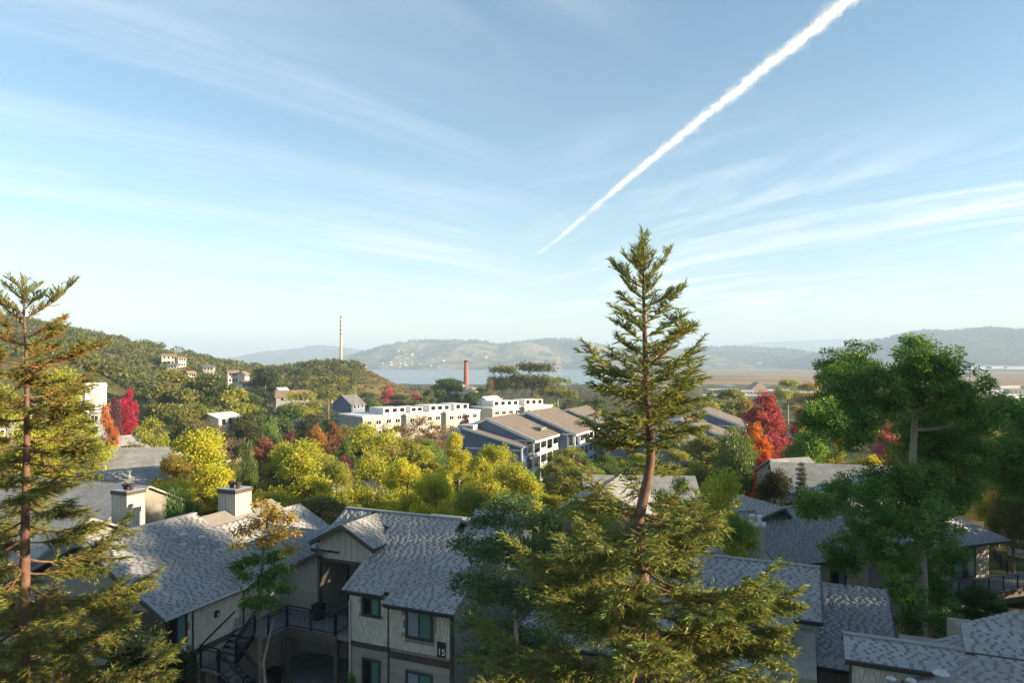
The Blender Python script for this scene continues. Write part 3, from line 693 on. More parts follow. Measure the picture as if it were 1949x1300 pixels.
def vent(B, a, v, z, h=0.35, r=0.055, cap=False, parent=None):
    mb = MB(); mb.cyl(a, v, z - 0.2, z + h, r, n=10); mb.cyl(a, v, z - .03, z + .04, r * 2.1, r * 1.2, n=10)
    if cap: mb.cyl(a, v, z + h, z + h + .05, r * 1.8, n=10); mb.cyl(a, v, z + h + .05, z + h + .13, r * 1.8, r * .5, n=10)
    return B.mk('roof_vent', mb, M_METAL if cap else M_VENT, parent)

U3 = (1, 0, 0); V3 = (0, 1, 0)
# ------------------------------------------------------------------ building 15
b = Bld('apartment_building', 'grey shingled two-storey building bearing the number 15 sign', -14.1, 26.6, 24.0)
FV = 26.6
main = b.box('wall', M_WALL, -19.5, -14.1, FV, 36.5, 23.4, 29.25)
up15 = b.box('upper_wall', M_WALL, -19.48, -14.12, FV - .04, FV - .001, 26.98, 29.12)
wb = [(1.05, 1.95, 1.15 + .25, 2.3), (3.1, 4.4, .62, 2.05)]
shakes(b, up15, (-19.48, FV - .042, 26.98), U3, 5.36, 2.1, [(.68, 1.72, 1.22, 2.16), (3.05, 4.47, .55, 2.03)], nind=300)
b.box('belt_course', M_TRIM, -19.52, -17.38, FV - .075, FV - .001, 26.72, 26.978)
b.box('belt_course', M_TRIM, -17.30, -14.06, FV - .075, FV - .001, 26.52, 26.80)
b.box('corner_board', M_TRIM, -14.16, -14.05, FV - .08, FV + .10, 23.5, 29.1)
b.box('corner_board', M_TRIM, -17.38, -17.30, FV - .08, FV - .001, 23.5, 29.1)
low15 = b.box('lower_wall', M_WALL, -19.48, -14.12, FV - .03, FV - .001, 23.5, 26.5)
laps(b, low15, (-19.48, FV - .032, 23.5), U3, 2.08, 3.2, [(.68, 1.72, 1.42, 2.98 - .2)])
laps(b, low15, (-17.29, FV - .032, 23.5), U3, 3.1, 3.0, [(.86, 2.28, 1.0, 2.62)])
window(b, (-18.70, FV - .045, 28.30), U3, .84, .78)
window(b, (-16.34, FV - .045, 27.64), U3, 1.22, 1.28, kinds=('curtain', 'blind'))
window(b, (-18.70, FV - .045, 25.02), U3, .84, 1.16)
window(b, (-16.34, FV - .045, 24.60), U3, 1.22, 1.42, kinds=('curtain', 'blind'))
sg = b.box('number_sign', M_SIGN, -14.80, -14.36, FV - .085, FV - .065, 26.98, 27.66)
def text_mesh(txt, size):
    cu = bpy.data.curves.new('digits', 'FONT'); cu.body = txt; cu.size = size; cu.align_x = 'CENTER'; cu.extrude = 0.004; cu.offset = 0.006
    to = bpy.data.objects.new('digits', cu); COL.objects.link(to); dg = bpy.context.evaluated_depsgraph_get()
    me = bpy.data.meshes.new_from_object(to.evaluated_get(dg)); bpy.data.objects.remove(to); return me
dm = text_mesh('15', 0.40); dm.materials.append(M_WHITE)
do = link('digits', dm, None, sg); do.matrix_local = Matrix.Translation(b.L((-14.575, FV - .092, 27.08))) @ Matrix.Rotation(math.radians(90), 4, 'X')
b.bar('downpipe', M_GUT, (-19.42, FV - .12, 24.0), (-19.42, FV - .12, 28.9), .08)
b.bar('downpipe', M_TRIM, (-14.0, FV - .05, 24.0), (-14.0, FV - .05, 28.9), .07)
# main roof: lower front part, upper parts left of and behind the dormer
EZ = 29.12; SL = 0.5
rz = lambda v: EZ + SL * (v - (FV - .5))
roof(b, [(-17.35, FV - .5, EZ), (-13.75, FV - .5, EZ), (-13.75, 28.3, rz(28.3)), (-17.35, 28.3, rz(28.3))], nind=120)
roof(b, [(-19.9, FV - .12, rz(FV - .12)), (-17.65, FV - .12, rz(FV - .12)), (-17.65, 28.3, rz(28.3)), (-19.9, 28.3, rz(28.3))], nind=60)
roof(b, [(-17.65, FV + .12, rz(FV + .12)), (-17.35, FV + .12, rz(FV + .12)), (-17.35, 28.3, rz(28.3)), (-17.65, 28.3, rz(28.3))], nind=10)
roof(b, [(-19.9, 28.3, rz(28.3)), (-13.75, 28.3, rz(28.3)), (-13.75, 30.6, rz(30.6)), (-19.9, 30.6, rz(30.6))], nind=90, trim=False)
roof(b, [(-21.2, 30.6, rz(30.6)), (-16.2, 30.6, rz(30.6)), (-16.2, 31.6, rz(31.6)), (-21.2, 31.6, rz(31.6))], nind=20, trim=False)
roof(b, [(-23.4, 28.6, rz(28.6)), (-21.6, 28.6, rz(28.6)), (-21.6, 31.6, rz(31.6)), (-23.4, 31.6, rz(31.6))], nind=0)
roof(b, [(-16.2, 34.6, rz(31.6) - 1.5), (-23.4, 34.6, rz(31.6) - 1.5), (-23.4, 31.6, rz(31.6)), (-16.2, 31.6, rz(31.6))], nind=0)
RZ = rz(31.6)
b.bar('ridge_cap', M_TAB, (-23.4, 31.6, RZ + .02), (-16.2, 31.6, RZ + .02), .26, .05)
b.box('upper_gable_wall', M_BB, -19.6, -16.4, 30.9, 34.6, 29.0, RZ - .62)
# left dormer, board and batten
dl, dr_, dv = -22.8, -19.75, 28.6
dz = lambda a: 31.02 + (1.52 - abs(a - (-21.25))) * 0.52 - .78 * .0
pk = dz(-21.25)
dw = b.mk('dormer_wall', MB().prism([(dl, dv, 29.95), (dr_, dv, 29.95), (dr_, dv, dz(dr_) - .08), (-21.25, dv, pk - .08), (dl, dv, dz(dl) - .08)], (0, 2.2, 0)), M_BB)
battens(b, dw, (dl + .02, dv, 29.95), U3, dr_ - dl - .04, lambda a: dz(dl + .02 + a) - .1 - 29.95, .375)
b.box('dormer_trim', M_TRIM, dl - .05, dr_ + .05, dv - .05, dv + .05, 29.80, 29.948)
roof(b, [(dr_ + .4, dv - .35, pk - 1.92 * .52), (dr_ + .4, 31.55, pk - 1.92 * .52), (-21.25, 31.55, pk), (-21.25, dv - .35, pk)], nind=0, thick=.12)
roof(b, [(dl - .4, 31.55, pk - 1.95 * .52), (dl - .4, dv - .35, pk - 1.95 * .52), (-21.25, dv - .35, pk), (-21.25, 31.55, pk)], nind=0, thick=.12)
for q in ((dl - .42, pk - 1.97 * .52), (dr_ + .42, pk - 1.94 * .52)):
    b.bar('rake_board', M_TRIM, (-21.25, dv - .37, pk - .07), (q[0], dv - .37, q[1] - .07), .06, .2)
# entry recess under the dormer
b.box('recess_wall', M_LAP, -22.7, -19.52, 30.9, 31.05, 26.9, 30.6)
b.box('entry_door', M_DOOR, -21.9, -21.0, 30.84, 30.898, 26.92, 29.0)
b.box('entry_door', M_DOOR, -20.8, -19.95, 30.84, 30.898, 26.92, 29.0)
b.box('door_head', M_TRIM, -22.6, -19.6, 30.80, 30.897, 29.05, 29.2)
lw_ = b.mk('link_wall', MB().prism([(-25.35, 28.6, 26.9), (-22.85, 28.6, 26.9), (-22.85, 28.6, 30.15), (-25.35, 28.6, 28.95)], (0, 2.3, 0)), M_WALL)
laps(b, lw_, (-25.35, 28.59, 26.9), U3, 2.5, 2.05)
for k in range(7):
    x0 = -25.35 + (0.05 + k * .17) / .48
    if x0 < -23.0:
        o = link('siding_board', piece_mesh('siding_board', -22.85 - x0, .174, .02, .005, M_LAP), None, lw_)
        o.matrix_local = Matrix.Translation(b.L((x0, 28.59, 26.9 + 2.04 + k * .17))) @ Matrix(((1, 0, 0), (0, 0, -1), (0, 1, 0))).to_4x4()
b.bar('post', M_TRIM, (-22.78, 28.52, 26.9), (-22.78, 28.52, 30.0), .16)
roof(b, [(-25.5, 32.3, 28.95), (-25.5, 28.25, 28.95), (-22.6, 28.25, 30.35), (-22.6, 32.3, 30.35)], nind=0)
b.bar('rake_board', M_TRIM, (-25.5, 28.22, 28.86), (-22.6, 28.22, 30.26), .06, .18)
# upper walkway and posts
dk = b.box('walkway', M_DECKF, -23.4, -19.55, 26.85, 30.9, 26.72, 26.9)
b.box('walkway', M_DECKF, -25.36, -23.42, 25.4, 30.6, 26.72, 26.9)
b.box('edge_beam', M_POST, -23.45, -20.5, 26.75, 26.845, 26.42, 26.87)
b.box('edge_beam', M_POST, -23.5, -23.405, 25.35, 26.74, 26.42, 26.87)
b.box('edge_beam', M_POST, -20.49, -20.4, 26.75, 28.3, 26.42, 26.87)
for a, v in ((-23.4, 26.95), (-20.55, 26.95)): b.bar('post', M_POST, (a, v, 23.6), (a, v, 26.72), .2)
railing(b, (-23.4, 26.82, 26.9), (-20.55, 26.82, 26.9)); railing(b, (-23.4, 25.5, 26.9), (-23.4, 26.78, 26.9)); railing(b, (-20.5, 26.86, 26.9), (-20.5, 28.4, 26.9))
b.box('patio', M_CONC, -25.3, -19.55, 24.0, 33.0, 23.7, 24.02)
b.box('under_wall', M_LAP, -25.0, -19.6, 30.4, 30.6, 24.02, 26.7)
b.box('under_door', M_DOOR, -22.4, -21.5, 30.33, 30.398, 24.03, 26.1)
for k, (a, v, z) in enumerate(((-22.6, 30.6, rz(30.6)), (-22.15, 30.4, rz(30.4)), (-18.7, 28.5, rz(28.5)), (-19.0, 28.9, rz(28.9)), (-21.9, 30.9, rz(30.9)))): vent(b, a, v, z, .3, .05, k == 4)
# right cross gable, half hidden by the dark tree
gw = b.mk('gable_wall', MB().prism([(-13.6, 30.9, 29.2), (-13.6, 34.9, 29.2), (-13.6, 34.9, 31.0), (-13.6, 32.9, 32.1), (-13.6, 30.9, 31.0)], (-2.4, 0, 0)), M_BB)
battens(b, gw, (-13.59, 30.95, 29.6), V3, 3.9, lambda a: 1.45 + (2.0 - abs(a - 1.95)) * .53, .3)
roof(b, [(-16.0, 30.5, 30.82), (-13.3, 30.5, 30.82), (-13.3, 32.9, 32.16), (-16.0, 32.9, 32.16)], nind=0)
roof(b, [(-13.3, 35.3, 30.82), (-16.0, 35.3, 30.82), (-16.0, 32.9, 32.16), (-13.3, 32.9, 32.16)], nind=0)
B15 = b
# storage bin and bits on the walkway
for (a, v, z, lab) in ((-22.6, 28.2, 26.9, 'black waste bin against the lap siding on the upper walkway'), (-20.2, 27.9, 26.9, 'black waste bin at the right end of the upper walkway'), (-24.0, 26.6, 24.02, 'black waste bin on the shaded patio beside the slender tree trunks')):
    q = B15.W(a, v, z); e_ = empty('waste_bin', q, -TH, lab, 'bin', 'waste bins around the walkway')
    MB().hexa([(-.2, -.2, 0), (.2, -.2, 0), (.2, .2, 0), (-.2, .2, 0), (-.25, -.25, .7), (.25, -.25, .7), (.25, .25, .7), (-.25, .25, .7)]).build('body', M_RAIL, e_)
    MB().box(-.27, .27, -.27, .27, .702, .78).build('lid', M_RAIL, e_)

# ------------------------------------------------------------------ left building with the outside stair
b = Bld('apartment_building', 'grey shingled building at left with outside stair and tall clad chimney', -25.4, 21.3, 24.0)
WA = -25.4
w = b.mk('wall', MB().prism([(-35.0, 21.4, 23.4), (WA, 21.4, 23.4), (WA, 21.4, 29.1), (-30.4, 21.4, 31.5), (-35.0, 21.4, 29.2)], (0, 12.0, 0)), M_WALL)
sw = b.box('side_wall', M_WALL, WA + .001, WA + .03, 21.4, 28.58, 26.95, 29.05)
shakes(b, sw, (WA + .032, 21.4, 26.95), V3, 7.15, 1.98, [(.05, 1.16, .5, 1.98)], nind=200)
ls = b.box('lower_side_wall', M_WALL, WA + .001, WA + .025, 21.4, 28.58, 23.6, 26.65)
laps(b, ls, (WA + .027, 21.4, 23.9), V3, 7.15, 2.72)
b.box('belt_course', M_TRIM, WA + .001, WA + .06, 21.38, 28.5, 26.66, 26.948)
b.box('corner_board', M_TRIM, WA - .05, WA + .06, 21.33, 21.44, 23.6, 29.05)
window(b, (WA + .04, 21.55, 27.55), V3, .92, 1.32)
b.bar('downpipe', M_TRIM, (WA + .08, 22.85, 24.0), (WA + .08, 22.85, 29.0), .06)
b.bar('downpipe', M_TRIM, (WA + .08, 25.9, 26.9), (WA + .08, 25.9, 29.0), .06)
lam = b.box('wall_lamp', M_RAIL, WA + .04, WA + .2, 24.1, 24.28, 28.02, 28.3); b.box('lamp_glass', M_GUT, WA + .07, WA + .206, 24.13, 24.25, 28.05, 28.22, lam)
b.bar('handrail', M_RAIL, (WA + .12, 23.2, 27.0), (WA + .12, 25.3, 27.9), .05)
gz = lambda a: 29.05 + .5 * (-24.95 - a)
roof(b, [(-24.95, 21.0, 29.05), (-24.95, 27.6, 29.05), (-30.4, 27.6, gz(-30.4)), (-30.4, 21.0, gz(-30.4))], nind=260)
roof(b, [(-35.6, 27.6, gz(-30.4) - 2.5), (-35.6, 21.0, gz(-30.4) - 2.5), (-30.4, 21.0, gz(-30.4)), (-30.4, 27.6, gz(-30.4))], nind=0)
b.bar('ridge_cap', M_TAB, (-30.4, 21.0, gz(-30.4) + .02), (-30.4, 27.6, gz(-30.4) + .02), .26, .05)
b.bar('rake_board', M_TRIM, (-24.93, 20.97, 28.96), (-30.4, 20.97, gz(-30.4) - .09), .06, .2)
b.bar('gutter', M_GUT, (-24.88, 21.0, 29.0), (-24.88, 25.8, 29.0), .09)
gw = b.box('gable_boards', M_TRIM, -34.0, WA - .05, 21.37, 21.398, 26.5, 29.0)
# rear wing of the same building
roof(b, [(-25.2, 27.65, 29.1), (-25.2, 34.5, 29.1), (-29.1, 34.5, 31.1), (-29.1, 27.65, 31.1)], nind=0)
roof(b, [(-33.2, 34.5, 29.1), (-33.2, 27.65, 29.1), (-29.1, 27.65, 31.1), (-29.1, 34.5, 31.1)], nind=0)
b.box('rear_wall', M_WALL, -32.8, -25.6, 33.41, 34.3, 23.4, 29.0)
chimney(b, -31.0, -29.75, 29.8, 31.0, 28.8, 32.45)
vents_ = [(-28.6, 25.2), (-28.1, 25.9), (-27.6, 26.5), (-27.2, 24.4), (-26.2, 25.6), (-29.6, 22.6), (-26.6, 26.3)]
for k, (a, v) in enumerate(vents_): vent(b, a, v, gz(a), .42 if k < 3 else .34, .10 if k < 3 else .04, k < 3)
BL = b
# outside stair -------------------------------------------------------
b = Bld('outside_stair', 'black railed outside stair turning at a landing against the left building', -24.2, 23.2, 24.0, cat='stairs')
b.box('landing', M_DECKF, -25.3, -24.15, 23.2, 24.2, 25.88, 26.0)
for k in range(5): b.box('step', M_CONC, -25.28, -24.2, 24.2 + k * .24, 24.2 + k * .24 + .29, 26.12 + k * .18, 26.18 + k * .18)
for k in range(10): b.box('step', M_CONC, -24.15 + k * .28, -24.15 + k * .28 + .32, 23.22, 24.18, 25.76 - k * .18, 25.82 - k * .18)
for v in (23.19, 24.21): b.bar('stringer', M_RAIL, (-24.15, v, 25.8), (-21.35, v, 24.05), .05, .26)
for a in (-25.29, -24.18): b.bar('stringer', M_RAIL, (a, 24.2, 25.98), (a, 25.4, 26.86), .05, .26)
railing(b, (-25.25, 23.22, 26.0), (-24.2, 23.22, 26.0)); railing(b, (-24.15, 23.22, 25.98), (-21.3, 23.22, 24.1)); railing(b, (-24.1, 24.18, 25.98), (-21.3, 24.18, 24.1)); railing(b, (-24.18, 24.25, 26.05), (-24.18, 25.45, 26.95))
for a, v in ((-25.2, 23.3), (-24.25, 23.3)): b.bar('post', M_POST, (a, v, 23.8), (a, v, 25.88), .14)
# small terrace with railing at far left bottom, behind the redwood
b = Bld('terrace', 'railed terrace with stair post seen below the left redwood', -31.5, 17.0, 24.0, cat='terrace')
b.box('floor', M_DECKF, -33.5, -27.6, 15.2, 17.0, 25.9, 26.05)
railing(b, (-33.4, 15.25, 26.05), (-27.7, 15.25, 26.05)); railing(b, (-27.65, 15.25, 26.05), (-27.65, 17.0, 26.05))
for a in (-33.3, -30.4, -27.7): b.bar('post', M_POST, (a, 15.3, 24.0), (a, 15.3, 25.9), .18)
railing(b, (-27.2, 20.4, 25.6), (-25.2, 18.6, 25.6)); b.box('side_walk', M_CONC, -27.4, -24.9, 18.4, 20.6, 23.9, 25.6)

# ------------------------------------------------------------------ centre building behind the redwood, right front building
b = Bld('apartment_building', 'grey hip-roofed building half hidden by the tall central redwood', -6.0, 26.6, 24.0)
b.box('wall', M_WALL, -10.9, .55, 26.9, 36.6, 23.4, 28.55)
ez, hw = 28.5, 4.1
roof(b, [(-11.4, 26.2, ez), (-1.0, 26.2, ez), (-1.0, 30.2, ez + 2), (-7.4, 30.2, ez + 2)], nind=60)
roof(b, [(-11.4, 34.2, ez), (-11.4, 26.2, ez), (-7.4, 30.2, ez + 2)], nind=40)
roof(b, [(-1.0, 34.2, ez), (-11.4, 34.2, ez), (-7.4, 30.2, ez + 2), (-1.0, 30.2, ez + 2)])
az = lambda v: 29.0 + .5 * (v - 31.7)
rw = b.mk('gable_wall', MB().prism([(.62, 31.9, 27.0), (.62, 37.4, 27.0), (.62, 37.4, 29.1), (.62, 34.7, 30.4), (.62, 31.9, 29.05)], (-2.0, 0, 0)), M_BB)
battens(b, rw, (.63, 31.95, 27.0), V3, 5.4, lambda a: 2.05 + (2.75 - abs(a - 2.75)) * .48, .3)
roof(b, [(-4.8, 31.7, 29.0), (.85, 31.7, 29.0), (.85, 34.7, 30.5), (-4.8, 34.7, 30.5)], nind=80)
roof(b, [(.85, 37.7, 29.0), (-4.8, 37.7, 29.0), (-4.8, 34.7, 30.5), (.85, 34.7, 30.5)])
b.bar('ridge_cap', M_TAB, (-4.8, 34.7, 30.52), (.85, 34.7, 30.52), .26, .05)
b.bar('rake_board', M_TRIM, (.87, 31.7, 28.92), (.87, 34.7, 30.42), .05, .2)
# small dormer roof on it
roof(b, [(-.3, 29.4, 29.05), (-.3, 32.6, 29.05), (-1.5, 32.6, 29.65), (-1.5, 29.4, 29.65)], nind=30); roof(b, [(-2.7, 32.6, 29.05), (-2.7, 29.4, 29.05), (-1.5, 29.4, 29.65), (-1.5, 32.6, 29.65)], nind=10)
b.mk('dormer_wall', MB().prism([(-2.5, 29.6, 26.6), (-.5, 29.6, 26.6), (-.5, 29.6, 28.9), (-1.5, 29.6, 29.45), (-2.5, 29.6, 28.9)], (0, 2.6, 0)), M_BB)
b.bar('post', M_GUT, (-.4, 29.5, 26.6), (-.4, 29.5, 28.9), .1)
gable2 = b.mk('gable_wall', MB().prism([(-5.4, 37.0, 29.0), (-3.0, 37.0, 29.0), (-4.2, 37.0, 30.0)], (0, 2, 0)), M_BB)
roof(b, [(-2.8, 36.7, 29.3), (-2.8, 39.5, 29.3), (-4.2, 39.5, 30.15), (-4.2, 36.7, 30.15)]); roof(b, [(-5.6, 39.5, 29.3), (-5.6, 36.7, 29.3), (-4.2, 36.7, 30.15), (-4.2, 39.5, 30.15)])
BC = b
b = Bld('apartment_building', 'nearest grey shingled roofs filling the lower right corner', 1.6, 28.1, 24.0)
# C strip roof and its shake wall
w = b.box('front_wall', M_WALL, 1.75, 5.4, 28.15, 29.0, 23.4, 29.0)
shakes(b, w, (1.75, 28.145, 27.2), U3, 3.6, 1.75, nind=180, row=.22)
b.box('corner_board', M_TRIM, 1.66, 1.748, 28.1, 28.3, 24.0, 29.0)
roof(b, [(1.5, 27.86, 29.1), (4.9, 27.86, 29.1), (6.0, 29.1, 29.6), (1.5, 29.1, 29.6)], nind=110)
roof(b, [(6.0, 30.4, 29.08), (1.5, 30.4, 29.08), (1.5, 29.1, 29.6), (6.0, 29.1, 29.6)])
b.bar('ridge_cap', M_TAB, (1.5, 29.1, 29.62), (6.0, 29.1, 29.62), .24, .05)
# lower right hip roof
pz = lambda v: 28.55 + .42 * (v - 26.4)
roof(b, [(3.4, 26.4, 28.55), (14.0, 26.4, 28.55), (14.0, 28.85, pz(28.85)), (5.85, 28.85, pz(28.85))], nind=110)
roof(b, [(3.4, 31.0, 28.55), (3.4, 26.4, 28.55), (5.85, 28.85, pz(28.85)), (5.85, 31.0, pz(28.85))])
b.box('lower_wall', M_WALL, 3.8, 13.6, 26.8, 33.0, 23.4, 28.5)
# upper right roof D
qz = lambda v: 29.62 + .5 * (v - 28.9)
roof(b, [(5.44, 28.9, 29.62), (13.0, 28.9, 29.62), (13.0, 31.0, qz(31.0)), (7.4, 31.0, qz(31.0)), (5.5, 30.1, qz(30.1))], nind=100)
roof(b, [(13.0, 33.5, 29.5), (7.4, 33.5, 29.5), (7.4, 31.0, qz(31.0)), (13.0, 31.0, qz(31.0))])
b.mk('side_wall', MB().prism([(5.6, 29.0, 26.5), (5.6, 33.2, 26.5), (5.6, 33.2, 29.4), (5.6, 30.1, 30.0), (5.6, 29.0, 29.5)], (7, 0, 0)), M_WALL)
for a, v, z, h, r in ((2.9, 27.0, 28.5, .45, .10), (3.5, 26.95, 28.6, .42, .10), (5.0, 27.6, pz(27.6), .25, .06), (5.4, 27.9, pz(27.9), .3, .05), (6.8, 27.2, pz(27.2), .3, .05)): vent(b, a, v, z, h, r, r > .08)
mb = MB(); mb.cyl(4.45, 27.35, pz(27.35) - .3, pz(27.35) + .30, .15); mb.cyl(4.45, 27.35, pz(27.35) + .3, pz(27.35) + .36, .26, .28); mb.cyl(4.45, 27.35, pz(27.35) + .36, pz(27.35) + .5, .28, .1); b.mk('roof_vent', mb, M_METAL)
# E + B roofs behind
roof(b, [(-.4, 32.0, 27.0), (2.0, 32.0, 27.0), (2.0, 35.4, 28.1), (-.4, 35.4, 28.1)], nind=40)
b.box('rear_wall', M_WALL, .7, 1.95, 32.35, 35.3, 23.4, 27.0)
bz = lambda v: 26.75 + .4 * (v - 35.6)
roof(b, [(1.0, 35.0, bz(35.0)), (4.1, 35.0, bz(35.0)), (4.1, 39.6, bz(39.6)), (1.0, 39.6, bz(39.6))], nind=60)
b.mk('side_wall', MB().prism([(4.0, 35.2, 23.4), (4.0, 39.8, 23.4), (4.0, 39.8, bz(39.6) - .1), (4.0, 35.2, bz(35.2) - .16)], (-3, 0, 0)), M_WALL)
b.bar('rake_board', M_TRIM, (4.12, 35.0, bz(35) - .1), (4.12, 39.6, bz(39.6) - .1), .05, .24)
for a, v in ((2.2, 36.8), (2.35, 37.2), (3.6, 36.4), (1.5, 37.8)): vent(b, a, v, bz(v), .38, .05)
b.box('roof_hatch', M_DECK, .95, 1.35, 36.6, 37.1, bz(36.8) - .1, bz(36.8) + .45)
b.box('bay_roof', M_GUT, 4.05, 5.6, 36.4, 37.9, 25.55, 25.68); b.box('bay_wall', M_LAP, 4.05, 5.4, 36.5, 37.8, 23.0, 25.548)

# ------------------------------------------------------------------ right building with the balcony
R1 = math.radians(18.5)
b = Bld('apartment_building', 'grey hip-roofed building at right with a railed balcony and green blinds', 0, 1.0, 20.6, R1, (32.0, 49.3))
b.box('wall', M_WALL, -14.2, 5.3, 1.5, 9.6, 19.6, 26.55)
for a0_, a1_ in ((-13.9, -6.5), (-4.5, 1.2), (3.9, 5.3)): shakes(b, b.box('wall_panel', M_WALL, a0_, a1_, 1.47, 1.499, 23.6, 26.5), (a0_, 1.468, 23.6), U3, a1_ - a0_, 2.85, [(1.0, 2.6, .3, 2.2), (4.0, 5.4, .3, 2.2)] if a0_ < -10 else ([(.8, 2.4, .3, 2.2)] if a0_ < 0 else []), nind=0)
window(b, (-12.8, 1.46, 24.1), U3, 1.4, 1.5); window(b, (-9.8, 1.46, 24.1), U3, 1.2, 1.5); window(b, (-3.6, 1.46, 24.1), U3, 1.4, 1.5)
window(b, (1.7, 1.46, 23.75), U3, 2.1, 2.2, kinds=('blind', 'blind'), split=.52, name='patio_door')
b.box('door_gap', M_GLASS, 2.55, 3.1, 1.40, 1.449, 23.8, 25.9)
b.box('wall_lamp', M_GUT, 1.35, 1.5, 1.38, 1.467, 25.6, 25.85)
roof(b, [(-15.2, .2, 26.6), (5.9, .2, 26.6), (2.2, 5.2, 29.2), (-15.2, 5.2, 29.2)], nind=0)
roof(b, [(5.9, .2, 26.6), (5.9, 10.2, 26.6), (2.2, 5.2, 29.2)], nind=0)
roof(b, [(5.9, 10.2, 26.6), (-15.2, 10.2, 26.6), (-15.2, 5.2, 29.2), (2.2, 5.2, 29.2)], nind=0)
b.bar('ridge_cap', M_TAB, (-15.2, 5.2, 29.22), (2.2, 5.2, 29.22), .26, .05)
b.mk('gable_wall', MB().prism([(-14.9, .6, 24), (-14.9, 9.8, 24), (-14.9, 9.8, 26.7), (-14.9, 5.2, 29.0), (-14.9, .6, 26.7)], (.6, 0, 0)), M_BB)
roof(b, [(-10.6, 4.2, 28.6), (-10.6, 9.5, 28.6), (-12.4, 9.5, 29.75), (-12.4, 3.0, 29.75)], nind=0); roof(b, [(-14.2, 9.5, 28.6), (-14.2, 4.2, 28.6), (-12.4, 3.0, 29.75), (-12.4, 9.5, 29.75)], nind=0)
chimney(b, 3.9, 5.4, 6.2, 7.4, 27.0, 30.0, 1)
dk = b.box('balcony_floor', M_DECKF, -1.4, 13.0, -1.3, 1.4, 23.35, 23.6)
b.box('edge_beam', M_POST, -1.4, 13.0, -1.4, -1.302, 23.05, 23.55)
railing(b, (-1.3, -1.33, 23.6), (13.0, -1.33, 23.6), step=.14); railing(b, (7.2, 1.4, 23.6), (9.6, 4.2, 23.6), step=.2)
for a in (-1.2, 2.4, 6.0, 9.6): b.bar('post', M_POST, (a, -1.2, 20.3), (a, -1.2, 23.05), .24)
b.box('lower_dark_panel', M_DOOR, -1.0, 9.0, 1.44, 1.496, 20.6, 23.2)  # flat dark panel against the lower wall, not set back
b.box('patio', M_CONC, -1.0, 9.5, -2.2, 1.4, 19.8, 20.5)
b.box('garden_wall', M_TRIM, 3.4, 12.5, -2.6, -2.45, 19.8, 21.2)
BR = b
# chimney in front of it with the white pots
b = Bld('chimney_stack', 'narrow clad chimney with two white pots right of the central redwood', -2.6, 44.0, 22.0, cat='chimney')
st = b.box('stack', M_BB, -2.95, -2.05, 43.9, 44.9, 21.5, 30.0); battens(b, st, (-2.95, 43.9, 24), U3, .9, lambda a: 6.0, .3)
b.box('cap', M_GUT, -3.05, -1.95, 43.8, 45.0, 30.002, 30.12, st)
for a in (-2.75, -2.3):
    mb = MB(); mb.cyl(a, 44.4, 30.12, 30.5, .12); mb.cyl(a, 44.4, 30.5, 30.62, .18); b.mk('flue', mb, M_WHITE, st)

# ------------------------------------------------------------------ simple gabled buildings further off
def gable(name, label, px, D, zr, L, W, rise, rot, wall=None, roofm=None, zb=None, along=True, wins=(), cat='house', group=None, over=.4, chim=None):
    """gabled building: ridge along local a, ridge centre seen at px and depth D, height zr"""
    x = (px - CX) / F * D; zb = hz(x, D) - 0.5 if zb is None else zb; ze = zr - rise
    b = Bld(name, label, 0, 0, zb, rot, (x, D), cat, group); hl, hw = L / 2, W / 2
    b.mk('wall', MB().prism([(-hl, -hw, zb), (-hl, hw, zb), (-hl, hw, ze), (-hl, 0, zr - .12), (-hl, -hw, ze)], (L, 0, 0)), wall or M_WALL)
    sl = rise / hw
    for sg in (-1, 1):
        p = [(-sg * -hl - sg * -over * 0 + (over if sg < 0 else -over) * -1 * 0, 0, 0)]
        ee = ze - over * sl; A0, A1 = (-hl - over, hl + over) if sg < 0 else (hl + over, -hl - over)
        b.mk('roof_slope', MB().prism([(A0, sg * (hw + over), ee + .1), (A1, sg * (hw + over), ee + .1), (A1, 0, zr + .1), (A0, 0, zr + .1)], (0, 0, -.14)), roofm or M_MROOF)
    for (face, t, z, w, h) in wins:
        if face == 'f': O, e = (-hl + t * L - w / 2, -hw - .03, ze - z), U3
        elif face == 'r': O, e = (hl + .03, -hw + t * W - w / 2, ze - z), V3
        else: O, e = (-hl - .03, hw - t * W + w / 2, ze - z), (0, -1, 0)
        e = Vector(e); up = Vector((0, 0, 1)); n = e.cross(up); O = b.L(O); mb = MB()
        for x0, x1, z0, z1 in ((-.12, w + .12, -.12, 0), (-.12, w + .12, h, h + .12), (-.12, 0, 0, h), (w, w + .12, 0, h)):
            mb.prism([O + e * q + up * r for q, r in ((x0, z0), (x1, z0), (x1, z1), (x0, z1))], n * .06)
        f = mb.build('window', M_WHITE if wall not in (None, M_WALL) else M_TRIM, b.e)
        MB().prism([O + e * q + up * r for q, r in ((0, 0), (w, 0), (w, h), (0, h))], n * .02).build('pane', M_GLASS, f)
    if chim: chimney(b, chim[0], chim[1], chim[2], chim[3], zr - 1.5, chim[4])
    return b
W2 = lambda *fs: tuple(fs)
R_ = math.radians
